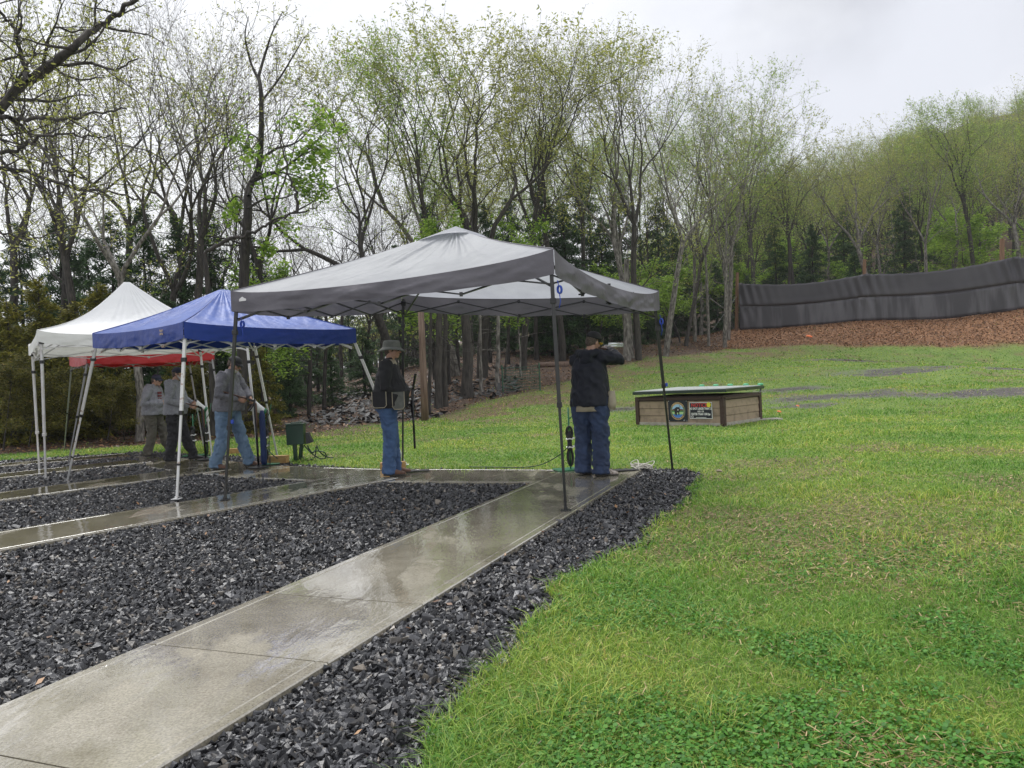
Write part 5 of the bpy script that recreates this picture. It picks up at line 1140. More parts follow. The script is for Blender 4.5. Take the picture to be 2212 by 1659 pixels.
# wood behind the grey canopy
def notnear(x, y, L_, m_): return all((x - a) ** 2 + (y - b) ** 2 > m_ * m_ for a, b in L_)
SP = []
tries = 0
while len(SP) < 30 and tries < 900:
    tries += 1; px = RT.uniform(900, 1600); d = RT.uniform(43, 78); g = P(px, 800, d)
    if not inpoly(np.array([g.x]), np.array([g.y]), FOREST)[0] or not notnear(g.x, g.y, SP, 2.4): continue
    SP.append((g.x, g.y)); key = RT.choice(['up0', 'up1', 'up2', 'up3', 'up4', 'bare1', 'up1', 'up4']); plant(key, g.x, g.y, RT.uniform(15, 20) * (1 if px > 1000 else .85), autolabel(LOOKS[key], px, d, 52, 65), GA, (RT.uniform(-.06, .06), 0), fat=RT.uniform(.7, .95))
SQ = []; tries = 0
while len(SQ) < 96 and tries < 2500:
    tries += 1; px = RT.uniform(1560, 2290); d = RT.uniform(60, 140); g = P(px, 700, d)
    if not notnear(g.x, g.y, SQ, 2.8): continue
    SQ.append((g.x, g.y)); key = RT.choice(['up0', 'up1', 'up2', 'up4', 'up1', 'broad2', 'up4']); plant(key, g.x, g.y, RT.uniform(12.5, 17), autolabel(LOOKS[key], px, d, 78, 105), GB, (RT.uniform(-.05, .05), 0), fat=RT.uniform(.8, 1.05))
SC_ = []; tries = 0
while len(SC_) < 11 and tries < 500:
    tries += 1; px = RT.uniform(-60, 640); d = RT.uniform(30, 60); g = P(px, 900, d)
    if not notnear(g.x, g.y, SC_, 2.5): continue
    SC_.append((g.x, g.y)); key = RT.choice(['bare0', 'bare1', 'bare2', 'up3']); plant(key, g.x, g.y, P(px, RT.uniform(160, 420), d).z * (1 if d < 45 else .8), autolabel(LOOKS[key], px, d, 38, 48), GC, (RT.uniform(-.05, .05), 0), fat=.8)
for px, d, pyt in ((640, 75, 480), (700, 80, 500), (760, 75, 490), (830, 70, 430), (600, 80, 520), (880, 66, 400)):
    plant_px('bare%d' % (px % 3), px, 850, d, pyt, autolabel('faint distant bare tree', px, d, 70, 78), 'faint far trees in the gap')
# hemlocks and understorey
HEM = [('hem1', 60, 940, 30, 470), ('hem0', 150, 940, 33, 440), ('hem1', 260, 940, 28, 450), ('hem1', 330, 930, 30, 430), ('hem0', 405, 930, 28, 455), ('hem1', 470, 930, 31, 440), ('hem0', 560, 925, 34, 500), ('hem2', 620, 920, 36, 570),
       ('hem2', 10, 950, 27, 560), ('hem0', 210, 950, 36, 500), ('hem2', 120, 960, 24, 640), ('hem2', 380, 950, 25, 640), ('hem2', 500, 940, 27, 690), ('hem2', 630, 920, 29, 740), ('hem2', 720, 900, 32, 740), ('hem0', 690, 900, 46, 640), ('hem2', 790, 890, 36, 700),
       ('hem1', 760, 860, 55, 600), ('dhem0', 1060, 790, 44, 430), ('hem1', 1180, 780, 47, 380), ('hem0', 1230, 780, 46, 430), ('hem1', 1110, 790, 50, 420), ('dhem0', 940, 820, 40, 430), ('hem0', 1310, 765, 52, 460), ('hem1', 1270, 770, 54, 340),
       ('hem2', 960, 830, 43, 650), ('hem2', 1200, 790, 45, 600), ('hem2', 1400, 750, 54, 600), ('hem0', 1460, 735, 60, 480), ('hem2', 1550, 725, 58, 560), ('hem0', 1590, 715, 64, 500), ('hem1', 1680, 690, 68, 470), ('hem2', 1620, 700, 60, 590), ('hem0', 1760, 690, 66, 480), ('hem1', 1830, 690, 70, 440), ('hem2', 1850, 680, 61, 540), ('hem0', 1960, 670, 66, 400), ('hem2', 1740, 690, 60, 580), ('hem0', 1430, 740, 66, 420), ('hem1', 1350, 760, 66, 380), ('hem0', 870, 850, 50, 520), ('hem0', 1020, 800, 56, 500)]
NH = {}
for key, px, pyb, d, pyt in HEM:
    reg = 0 if px < 700 else 1 if px < 1600 else 2
    plant_px(key, px, pyb, d, pyt, autolabel('dark green hemlock' if key[:3] == 'hem' else 'half bare hemlock', px, d, (28, 46, 62)[reg], (33, 53, 67)[reg]), ('hemlocks at left', 'hemlocks in the middle', 'hemlocks by the curtain')[reg], fat=1.15)
for key, px, pyb, d, pyt in (('ohem0', 100, 965, 22, 590), ('ohem0', 30, 965, 21.5, 640), ('ohem0', 175, 960, 23, 640), ('ohem0', 225, 960, 24, 600), ('ohem0', -20, 960, 22, 560), ('ohem0', 405, 955, 24, 700), ('ohem0', 570, 945, 24, 740)):
    plant_px(key, px, pyb, d, pyt, autolabel('olive yellow evergreen', px, d, 22.5, 23.5), 'olive evergreens at left', fat=1.2)
for key, px, pyb, d, pyt in (('shrub0', 60, 972, 20, 800), ('shrub1', 140, 970, 20.5, 780), ('shrub0', 230, 965, 21, 800), ('shrub1', 270, 962, 22, 820), ('shrub0', 395, 958, 22.5, 770), ('shrub1', 440, 955, 23, 780), ('shrub0', 480, 950, 23, 800), ('shrub0', 5, 975, 19.6, 760)):
    plant_px(key, px, pyb, d, pyt, autolabel('low yellowish bush', px, d, 21, 22.5), 'bushes along the lawn edge', fat=1.2)
MP = [('maple1', 575, 905, 26, 560, 'small bright maple above the blue canopy', 1.0), ('maple1', 930, 850, 33, 450, 'bright green understorey maple just left of the grey canopy peak', .9),
      ('maple0', 1090, 820, 36, 450, 'bright green understorey maple right of the grey canopy peak', .85), ('maple0', 1290, 770, 44, 560, 'bright green sapling showing above the near canopy corner', 1.3), ('maple1', 1370, 755, 47, 590, 'bright green sapling right of the near canopy corner', 1.4), ('maple0', 1470, 735, 52, 560, 'green sapling left of the first net post', 1.4),
      ('maple1', 1630, 700, 61, 560, 'yellow green bush above the left end of the curtain', 1.5), ('maple0', 1790, 690, 62, 560, 'bright sapling above the curtain left of its middle post', 1.5), ('maple1', 2080, 660, 62, 470, 'bright leafy maple above the right half of the curtain', 1.5), ('maple0', 2180, 650, 60, 470, 'bright leafy maple at the right edge above the curtain', 1.5), ('maple0', 1990, 670, 70, 470, 'bright maple further up the slope above the curtain', 1.5)]
for key, px, pyb, d, pyt, lab, fat in MP: plant_px(key, px, pyb, d, pyt, lab, fat=fat)
for px, d, pyt in ((1660, 72, 500), (1730, 74, 500), (1880, 72, 500), (2050, 74, 430), (2150, 74, 430), (1580, 66, 520), (1510, 60, 560), (1420, 58, 600)):
    plant_px('maple%d' % (px % 2), px, 690, d, pyt, autolabel('small leafy tree', px, d, 66, 73), 'understorey trees', fat=1.5)
# the big oak that stands outside the left edge, its limbs reaching in
oak = empty('oak_tree', (P(-260, 1000, 12.5).x, 12.5, 0), 'big oak outside the left edge whose long crooked limbs reach into the picture', 'tree')
tb = TB(77); Z = lambda cx_, cy_: (cx_ * .3921, cy_ * .3921)
base = P(-260, 1000, 12.5); tr = [np.array(v) for v in ((base.x, 12.5, -.2), (base.x + .05, 12.5, 2), (base.x + .02, 12.5, 4), (base.x + .1, 12.5, 6.5), (base.x - .1, 12.6, 9), (base.x + .2, 12.5, 11.5))]
tb.tube(tr, [.42, .34, .31, .26, .2, .1], 12)
LIMBS = [([(-60, 640), (150, 450), (330, 320), (430, 240), (560, 130), (660, 80), (760, -20)], .085, .03, 12.0), ([(-60, 655), (60, 655), (200, 650), (380, 655), (520, 622), (700, 600)], .045, .012, 11.8), ([(-60, 345), (150, 300), (260, 305), (330, 350)], .03, .01, 12.3),
         ([(-60, 860), (100, 820), (200, 770), (320, 740), (450, 742), (640, 760)], .035, .010, 11.5), ([(-60, 930), (130, 940), (250, 980), (400, 1035), (560, 1050), (760, 1095)], .045, .014, 12.6), ([(150, 450), (132, 340), (95, 230), (110, 90), (105, -40)], .035, .015, 12.0),
         ([(300, 350), (500, 350), (640, 375), (760, 310)], .028, .01, 12.1), ([(-60, 40), (60, 130), (100, 210), (96, 240)], .03, .014, 12.0), ([(300, 150), (420, 170), (560, 130)], .018, .01, 12.0), ([(-60, 1290), (120, 1310), (300, 1290), (480, 1240)], .022, .008, 12.8), ([(60, 650), (160, 740), (260, 860), (330, 940), (420, 1030)], .025, .01, 11.9)]
PO = dict(wob=(.1, .14, .18, .2), up=(.02, .03, .02, 0), kids=(10, 6, 4, 0), start=(.12, .2, .2, 0), ang=(.75, .7, .7, .7), ratio=(.30, .5, .5, .4), rk=(.45, .55, .6, .6), leaves=4, lspread=.05, rmin=.0035)
for pts, ra, rb2, d in LIMBS:
    p3 = spl([P(*Z(*q), d + .35 * math.sin(i * 1.7)) for i, q in enumerate(pts)], 5)
    if pts[0][0] < 0:
        q0 = min(tr, key=lambda v: abs(v[2] - p3[0].z + 1.2)); p3 = spl([Vector(q0), Vector(q0).lerp(p3[0], .6) + Vector((0, 0, .15))] + p3[::5], 5)
    a = np.array([v[:] for v in p3]); rad = np.linspace(ra * 1.15, rb2, len(a)); a[1:-1] += tb.r.normal(size=(len(a) - 2, 3)) * .02; tb.tube(a, rad, 7)
    ln = np.linalg.norm(np.diff(a, axis=0), axis=1).sum(); PO['kids'] = (max(4, int(ln * 2.3)), 4, 4, 0); PO['ratio'] = (min(.6, 1.3 / ln), .55, .5, .4); tb.sub(a, rad, ln, 0, 2, PO)
w_ = tb.wood('trunk'); l_ = tb.leaves('crown', .034, per=2, spread=.05)
meshobj('trunk', w_, oak, M_bark); meshobj('crown', l_, oak, M_leafy)
# maple sprays hanging right of the blue peak
sp_ = empty('broadleaf_tree', (P(535, 950, 23).x, 23, h1(P(535, 950, 23).x, 23)), 'dark trunk with large bright green leaf sprays between the blue peak and the sky gap', 'tree')
tb = TB(88); Z2 = Z
def tl_(pts, ra, rb2, d, leaves=True, kids=5):
    p3 = spl([P(*Z2(*q), d + .3 * math.sin(i * 2.1)) for i, q in enumerate(pts)], 5); a = np.array([v[:] for v in p3]); rad = np.linspace(ra, rb2, len(a)); tb.tube(a, rad, 7)
    if leaves:
        ln = np.linalg.norm(np.diff(a, axis=0), axis=1).sum(); PM = dict(wob=(.1, .14, .18, .2), up=(.02, -.02, -.05, 0), kids=(int(ln * 2.2), kids, 0), start=(.25, .2, .2), ang=(.7, .7, .7), ratio=(min(.6, 1.3 / ln), .5, .5), rk=(.4, .5, .6), leaves=10, lspread=.09, rmin=.006); tb.sub(a, rad, ln, 0, 2, PM)
tl_([(1330, 2300), (1345, 1500), (1365, 1200), (1370, 1050), (1430, 900), (1440, 560), (1425, 420)], .17, .05, 23, False)
tb_keep = tb; tb = TB(90)
tl_([(1425, 420), (1460, 300), (1500, 180), (1560, 60)], .05, .01, 23, True, 3); tl_([(1430, 450), (1380, 340), (1350, 200), (1370, 90)], .045, .01, 23, True, 3); tl_([(1440, 560), (1540, 430), (1620, 300), (1680, 200)], .04, .01, 23.2, True, 3)
meshobj('upper_limbs', tb.wood('limbs'), sp_, M_barkd); meshobj('upper_crown', tb.leaves('crown', .05), sp_, M_leafy); tb = tb_keep
tl_([(1370, 1080), (1400, 1000), (1560, 930), (1700, 820), (1800, 720)], .06, .012, 22.7); tl_([(1440, 880), (1520, 820), (1640, 780), (1760, 650)], .05, .01, 22.9); tl_([(1380, 1000), (1480, 950), (1600, 960), (1700, 1000)], .045, .01, 22.5)
tl_([(1365, 1150), (1450, 1100), (1560, 1090), (1640, 1060)], .045, .01, 22.6); tl_([(1360, 1300), (1420, 1330), (1500, 1350)], .03, .01, 22.8); tl_([(1350, 1120), (1300, 1080), (1240, 1150)], .035, .01, 22.8); tl_([(1440, 780), (1380, 740), (1350, 800)], .03, .01, 22.8)
meshobj('trunk', tb.wood('trunk'), sp_, M_barkd); meshobj('crown', tb.leaves('crown', .075, per=2, spread=.07, flatness=.9, asp=1.2), sp_, M_bright)
# long dead branch crossing the gap
tb = TB(89)
for pts, ra in (([(1130, 1400), (1230, 1330), (1330, 1300), (1450, 1250), (1520, 1205), (1650, 1175), (1720, 1150), (1790, 1100)], .06), ([(1720, 1150), (1740, 1090), (1725, 1060)], .015), ([(1600, 1190), (1590, 1090)], .012), ([(1640, 1175), (1630, 1060), (1600, 980), (1540, 780), (1520, 650)], .05)):
    a = np.array([v[:] for v in spl([P(*Z(*q), 21) for q in pts], 5)]); a[1:-1] += tb.r.normal(size=(len(a) - 2, 3)) * .03; tb.tube(a, np.linspace(ra, .008, len(a)), 6)
a = np.array([v[:] for v in spl([P(*Z(*q), 21) for q in ((1180, 2400), (1160, 1800), (1130, 1400))], 5)]); tb.tube(a, np.linspace(.1, .06, len(a)), 7)
db = meshobj('dead_tree', tb.wood('trunk'), None, M_barkd); tag(db, 'long crooked dead branch crossing the sky gap above the blue canopy', 'dead tree')
# dead lower trunks / snags in the wood
MS = MB(); 
for i, (px, pyb, d, pyt, w, lab) in enumerate(((925, 900, 26, 640, .07, 'slim dark trunk next to the bare wooden pole'), (945, 885, 28, 560, .15, 'grey double trunk right of the bare wooden pole'), (963, 880, 28.5, 560, .11, 'straight grey trunk second right of the wooden pole'), (1010, 842, 31, 560, .24, 'thick grey stump like trunk right of the wooden pole, widest at its foot'),
                                            (1040, 845, 32, 560, .08, 'slim pale brown trunk left of the wire fence'), (1072, 826, 34, 560, .1, 'straight pale trunk just left of the wire fence'), (1125, 805, 37, 600, .05, 'thin white birch trunk behind the wire fence'), (970, 850, 36, 560, .09, 'dark slender trunk deep behind the grey double trunk'), (1160, 775, 44, 560, .14, 'grey trunk behind the right end of the wire fence'), (1208, 770, 42, 560, .12, 'brown trunk directly left of the shooter'), (1352, 744, 41, 560, .22, 'lichen spotted leaning trunk right of the shooter'), (700, 880, 30, 600, .08, 'thin dark trunk behind the green electrical box'), (668, 900, 28, 640, .08, 'thin dead conifer trunk left of the thin dark trunk'), (990, 830, 40, 560, .1, 'slim dark trunk deep in the wood'), (1100, 800, 43, 560, .1, 'slim trunk well behind the wire fence'), (1180, 775, 50, 600, .12, 'dim trunk far behind the wire fence'))):
    g = P(px, pyb, d); t_ = P(px + RT.uniform(-10, 10), pyt, d); g.z = h1(g.x, g.y) - .2; tb = TB(600 + i); H_ = t_.z - g.z
    pts = np.array([(g + (t_ - g) * u + Vector((RT.uniform(-.04, .04), 0, 0)))[:] for u in np.linspace(0, 1, 8)]); rad = np.linspace(w, w * .6, 8); rad[0] *= 1.3; tb.tube(pts, rad, 9)
    for q in range(14):
        u = RT.uniform(.3, .95); b = pts[0] + (pts[-1] - pts[0]) * u; az = RT.uniform(0, 6.28); L_ = RT.uniform(.6, 1.9); dd = np.array([math.cos(az), math.sin(az), RT.uniform(-.15, .25)]); tb.tube(np.array([b, b + dd * L_ * .5, b + dd * L_ + np.array([0, 0, -.12])]), [.014, .01, .004], 3)
    o = meshobj('tree_trunk', tb.wood('trunk'), None, (M_barkp if i in (5, 6, 10, 4) else M_bark if i in (1, 2, 3) else M_barkd)); tag(o, lab, 'tree')
M_farl = leafmat('far_leaf', [(0, (.12, .13, .05)), (.3, (.25, .26, .08)), (.7, (.36, .42, .11)), (1, (.45, .55, .15))], trans=.4, rough=.7, spec=.1, noise_scale=.07, ncol=((.75, .7, .7), (1.1, 1.25, 1.0)))
# far wood on the hill: one mass
xs_, ys_ = [], []; rr2 = np.random.default_rng(5)
tbF = []; Vf, Ff, nf = [], [], 0; Vl, nl = [], 0
cand = []
while len(cand) < 620:
    px = rr2.uniform(1380, 2330); d = rr2.uniform(88, 190); g = P(px, 600, d); cand.append((g.x, g.y))
nhill = len(cand)
while len(cand) < 840: px = rr2.uniform(520, 1500); d = rr2.uniform(62, 110); g = P(px, 600, d); cand.append((g.x, g.y))
cand = np.array(cand); zc = hz(cand[:, 0], cand[:, 1])
LV = []; TV = TB(700)
for ic, ((x, y), z) in enumerate(zip(cand, zc)):
    H_ = rr2.uniform(8, 13) if ic < nhill else rr2.uniform(4, 9); w = rr2.uniform(2.0, 3.3) if ic < nhill else rr2.uniform(1.6, 3); n = 190
    q = rr2.normal(size=(n, 3)); q /= np.linalg.norm(q, axis=1)[:, None]; q *= rr2.uniform(.55, 1.0, (n, 1)); c = q * np.array([w, w, H_ * .36]) + np.array([x, y, z + H_ * .62]); LV.append(c)
    tp = np.array([[x, y, z - .5], [x + rr2.normal() * .3, y, z + H_ * .5], [x + rr2.normal() * .5, y, z + H_ * .82]]); TV.tube(tp, [.2, .14, .03], 4)
    for k in range(8):
        u = rr2.uniform(.3, .6); b = tp[0] + np.array([0, 0, H_ * u]); az = rr2.random() * 6.28; TV.tube(np.array([b, b + np.array([math.cos(az) * w * .4, math.sin(az) * w * .4, 1.0]), b + np.array([math.cos(az) * w * .7, math.sin(az) * w * .7, 2.4])]), [.07, .05, .03], 3)
TV.leaf = list(np.concatenate(LV)); fw_ = TV.wood('far'); fl_ = TV.leaves('far', .15, per=2, spread=.45)
tag(meshobj('far_wood', fl_, None, M_farl), 'hazy far wood in spring leaf covering the hillside at right', 'wood', None, 'stuff')
tag(meshobj('far_wood_trunks', fw_, None, M_bark), 'trunks of the far wood on the hillside', 'wood', None, 'stuff')
# ------------------------------------------------------------------ people
M_skin = mat('skin', (.36, .20, .14), (.44, .26, .19), rough=.5, scale=20)
M_navy = mat('navy_rain_jacket', (.007, .009, .016), (.010, .012, .021), rough=.6, scale=4, spec=.3, bump=.2, bscale=18, bdist=.01); M_hoodg = mat('grey_marl', (.17, .175, .195), (.24, .245, .27), rough=.85, scale=60, bump=.3, bscale=16, bdist=.01)
M_sweat = mat('grey_sweatshirt', (.115, .115, .13), (.165, .165, .185), rough=.85, scale=40, bump=.3, bscale=14, bdist=.01)
M_blkc = mat('black_cloth', (.008, .008, .010), (.014, .014, .017), rough=.8, scale=10, bump=.3, bscale=18); M_khaki = mat('khaki_trim', (.27, .24, .17), (.34, .30, .22), rough=.7, scale=12)
M_jean = mat('blue_denim', (.030, .065, .15), (.055, .11, .23), rough=.8, scale=7, bump=.4, bscale=25, bdist=.008); M_jeand = mat('dark_denim', (.014, .026, .062), (.024, .044, .10), rough=.8, scale=7, bump=.4, bscale=25, bdist=.008)
M_jeanl = mat('light_denim', (.085, .145, .235), (.15, .23, .33), rough=.8, scale=7, bump=.4, bscale=25, bdist=.008); M_olive = mat('olive_trousers', (.07, .065, .052), (.10, .092, .072), rough=.8, scale=8, bump=.3, bscale=20)
M_bshoe = mat('brown_shoe', (.085, .04, .025), (.13, .065, .04), rough=.6, scale=20); M_kshoe = mat('black_shoe', (.012, .012, .013), rough=.55); M_clog = mat('clog', (.16, .13, .10), (.42, .37, .33), rough=.6, scale=30, lo=.45, hi=.55); M_sole = mat('shoe_sole', (.05, .045, .04), rough=.7)
M_cap = mat('navy_cap', (.010, .014, .035), rough=.7); M_capk = mat('black_cap', (.010, .010, .012), rough=.7); M_hat = mat('grey_hat', (.10, .105, .095), (.14, .145, .13), rough=.85, scale=20); M_beard = mat('grey_beard', (.35, .33, .31), (.5, .48, .46), rough=.9, scale=60, bump=.5); M_hair = mat('grey_hair', (.06, .045, .035), (.14, .11, .09), rough=.9, scale=60, bump=.5)
M_glass = mat('dark_lens', (.01, .01, .012), rough=.08); M_yell = mat('yellow_lens', (.7, .5, .08), rough=.1)
M_gunw = mat('walnut', (.045, .018, .010), (.09, .038, .02), rough=.3, scale=9, stretch=(1, 1, .2)); M_gunm = mat('gun_steel', (.02, .02, .022), rough=.25, metal=.6); M_guns = mat('bright_steel', (.6, .62, .65), rough=.25, metal=.5); M_maroon = mat('maroon_print', (.12, .015, .02), rough=.7); M_blue = mat('blue_canvas', (.006, .02, .085), (.01, .03, .12), rough=.7, scale=8, bump=.3)

def remesh(mb, voxel, smooth_it=2, wr=0, wf=9, seed=0, stretch=(1, 1, .45)):
    me = bpy.data.meshes.new('t'); me.from_pydata(mb.v, [], mb.f); me.update(); o = bpy.data.objects.new('t', me); SC.collection.objects.link(o)
    m = o.modifiers.new('r', 'REMESH'); m.mode = 'VOXEL'; m.voxel_size = voxel; m2 = o.modifiers.new('s', 'SMOOTH'); m2.iterations = smooth_it; m2.factor = .6
    dg = bpy.context.evaluated_depsgraph_get(); out = bpy.data.meshes.new_from_object(o.evaluated_get(dg)); SC.collection.objects.unlink(o); bpy.data.objects.remove(o)
    if wr:
        n = len(out.vertices); co = np.empty(n * 3, np.float32); no = np.empty(n * 3, np.float32); out.vertices.foreach_get('co', co); out.vertices.foreach_get('normal', no); co = co.reshape(-1, 3); no = no.reshape(-1, 3)
        w = np.array([mnoise.noise(Vector((c[0] * wf * stretch[0] + c[2] * 4, c[1] * wf * stretch[1] + seed, c[2] * wf * stretch[2] * 2.2 + c[0] * 5))) + .5 * mnoise.noise(Vector((c[0] * wf * 2.4, c[1] * wf * 2.4, c[2] * wf * 2 + seed))) for c in co]); w = 1 - np.abs(w) * 2.4
        co = co + no * (w * wr)[:, None]; out.vertices.foreach_set('co', co.ravel()); out.update()
    out.polygons.foreach_set('use_smooth', np.ones(len(out.polygons), bool)); return out
class Fig:
    def __init__(s, g, az, label, scale=1.0):
        s.R = Matrix.Rotation(-math.radians(az), 3, 'Z'); s.g = Vector(g); s.k = scale
        s.root = empty('person', s.g, label, 'person')
    def w(s, p): return s.g + s.R @ (Vector(p) * s.k)
    def put(s, name, me, m, parent=None):
        for v in me.vertices: v.co = s.w(v.co)
        me.materials.clear(); return meshobj(name, me, parent or s.root, m)
    def mb(s, name, mb, m, parent=None, smooth=True, vox=0, **kw):
        if vox: me = remesh(mb, vox, **kw)
        else:
            me = bpy.data.meshes.new(name); me.from_pydata(mb.v, [], mb.f); me.update(); me.polygons.foreach_set('use_smooth', np.full(len(me.polygons), smooth))
        return s.put(name, me, m, parent)
def ell(mb, c, rx, ry, rz, M=None, n=10, sides=14):
    c = Vector(c); V = []; fs = []
    for i in range(n + 1):
        a = math.pi * i / n
        for k in range(sides):
            b = 2 * math.pi * k / sides; p = Vector((rx * math.sin(a) * math.cos(b), ry * math.sin(a) * math.sin(b), -rz * math.cos(a))); V.append(c + ((M @ p) if M else p))
    for i in range(n):
        for k in range(sides): k2 = (k + 1) % sides; fs.append((i * sides + k, i * sides + k2, (i + 1) * sides + k2, (i + 1) * sides + k))
    mb.add(V, fs)
def hand(mb, wr, d, side, curl=.9, thumb=(0, 0, 1), spread=.0):
    """wr wrist, d direction of the palm, side = direction from index to little finger"""
    wr, d, side = Vector(wr), Vector(d).normalized(), Vector(side); side = (side - d * side.dot(d)).normalized(); nrm = d.cross(side).normalized()
    if nrm.dot(Vector(thumb)) < 0: nrm = -nrm                       # fingers curl towards nrm
    mb.tube([wr - d * .03, wr + d * .02, wr + d * .06, wr + d * .09], [.026, .030, .041, .040], 10, ry=[.02, .017, .016, .013], up=side)
    for i, (o_, L_) in enumerate(((-.031, .072), (-.0105, .08), (.0105, .075), (.030, .058))):
        p = wr + d * (.088 - abs(i - 1.3) * .003) + side * o_; pts = [p - d * .02]; a = .15; dd = d
        for q, fr in enumerate((.42, .33, .25)):
            pts.append(p); a += curl * (.75, 1.0, .8)[q] * (1 + .08 * i); dd = d * math.cos(a) + nrm * math.sin(a) + side * (o_ * spread); p = p + dd * L_ * fr
        pts.append(p); mb.tube(pts, [.0085, .0095, .009, .0082, .007], 8)
    t0 = wr + d * .03 - side * .03; t1 = t0 - side * .022 + d * .028 + nrm * .012; t2 = t1 + d * .03 + nrm * .022 - side * .002; mb.tube([wr + d * .02 - side * .012, t0, t1, t2], [.013, .0125, .0105, .008], 8)
def head(f, mb, c, yaw=0, pitch=0, tilt=0):
    """adds head to the body mesh, returns frame matrix"""
    M = Matrix.Rotation(-math.radians(yaw), 3, 'Z') @ Matrix.Rotation(math.radians(-pitch), 3, 'X') @ Matrix.Rotation(math.radians(tilt), 3, 'Y'); c = Vector(c); q = lambda x, y, z: c + M @ Vector((x, y, z))
    ell(mb, q(0, -.012, .03), .076, .095, .088, M); ell(mb, q(0, .012, -.035), .060, .078, .075, M); ell(mb, q(0, .062, -.085), .030, .026, .022, M)       # skull, face, chin
    mb.tube([q(0, .082, .012), q(0, .102, -.012), q(0, .112, -.030), q(0, .090, -.036)], [.008, .012, .017, .010], 8); ell(mb, q(0, .084, .018), .045, .012, .010, M)   # nose, brow
    for sx in (-1, 1): ell(mb, q(sx * .074, -.005, -.01), .010, .020, .032, M); ell(mb, q(sx * .034, .066, -.03), .02, .02, .02, M)
    ell(mb, q(0, .088, -.058), .024, .009, .007, M); ell(mb, q(0, .086, -.068), .022, .009, .007, M)
    return q, M
def capobj(f, q, M, m, hgt=.075, label=None):
    mb = MB(); V = []; n = 9; sd = 22
    for i in range(n + 1):
        a = (math.pi / 2) * i / n
        for k in range(sd): b = 2 * math.pi * k / sd; V.append(q(.088 * math.cos(a) ** .8 * math.cos(b), -.008 + .106 * math.cos(a) ** .8 * math.sin(b), .035 + (hgt + .015) * math.sin(a)))
    fs = [(i * sd + k, i * sd + (k + 1) % sd, (i + 1) * sd + (k + 1) % sd, (i + 1) * sd + k) for i in range(n) for k in range(sd)]; fs.append(tuple(range(sd))[::-1]); mb.add(V, fs); c = f.mb('cap', mb, m)
    mb = MB(); V = []
    for j in range(7):
        for k in range(11): b = math.pi * (k / 10) ; r = 1 + .62 * (j / 6) * math.sin(b); V.append(q(.084 * math.cos(b) * (1 - .04 * j / 6), -.008 + .104 * math.sin(b) * r, .042 - .022 * (j / 6) ** 1.4 - .012 * abs(math.cos(b)) * j / 6))
    V2 = [v + M @ Vector((0, 0, -.005)) for v in V]; fs = [(j * 11 + k, j * 11 + k + 1, (j + 1) * 11 + k + 1, (j + 1) * 11 + k) for j in range(6) for k in range(10)]; n0 = len(V); mb.add(V + V2, fs + [tuple(n0 + i for i in x[::-1]) for x in fs] + [(66 + k, 67 + k, n0 + 67 + k, n0 + 66 + k) for k in range(10)]); f.mb('visor', mb, m, c)
    mb = MB(); mb.lathe([(.008, 0), (.006, .006)], q(0, -.008, .122), M @ Vector((0, 0, 1)), 8); f.mb('cap_button', mb, m, c)
def glasses(f, q, M, m):
    mb = MB()
    for sx in (-1, 1): mb.box(q(sx * .033, .094, .002), .052, .006, .032, M=M); mb.box(q(sx * .072, .045, .006), .004, .10, .006, M=M)
    mb.box(q(0, .097, .008), .02, .005, .006, M=M); f.mb('glasses', mb, m, smooth=False)
def hairp(f, q, M, m):
    mb = MB(); ell(mb, q(0, -.022, .012), .080, .092, .075, M); ell(mb, q(0, -.06, -.03), .06, .045, .05, M); f.mb('hair', mb, m, vox=.008)
def beardp(f, q, M, m):
    mb = MB(); ell(mb, q(0, .052, -.09), .045, .045, .035, M); ell(mb, q(0, .082, -.05), .03, .018, .01, M)
    for sx in (-1, 1): mb.tube([q(sx * .062, .01, -.03), q(sx * .055, .03, -.07), q(sx * .03, .055, -.095)], [.012, .018, .02], 8)
    f.mb('beard', mb, m, vox=.007)
def shoe(f, ank, toe, m, clog=False):
    """ank ground point under ankle, toe direction (local)"""
    a = Vector(ank); t = Vector(toe).normalized(); sd = t.cross(Vector((0, 0, 1))); mb = MB()
    pts = [a - t * .075 + Vector((0, 0, .042)), a - t * .05 + Vector((0, 0, .05)), a + Vector((0, 0, .055)), a + t * .07 + Vector((0, 0, .046)), a + t * .13 + Vector((0, 0, .036)), a + t * .18 + Vector((0, 0, .03)), a + t * .205 + Vector((0, 0, .026))]
    k = 1.12 if clog else 1; mb.tube(pts, [.026, .038, .042 * k, .046 * k, .052 * k, .044 * k, .022], 12, ry=[.032, .045, .05, .042, .032, .026, .016], up=sd)
    if not clog: mb.tube([a + Vector((0, 0, .05)), a + Vector((0, 0, .12))], [.045, .046], 10)
    s_ = f.mb('shoe', mb, m, vox=.008)
    mb = MB(); mb.tube([p - Vector((0, 0, p.z - .014)) for p in pts], [.028, .041, .044 * k, .048 * k, .054 * k, .045 * k, .024], 12, ry=.013, up=sd); f.mb('sole', mb, M_sole, s_)
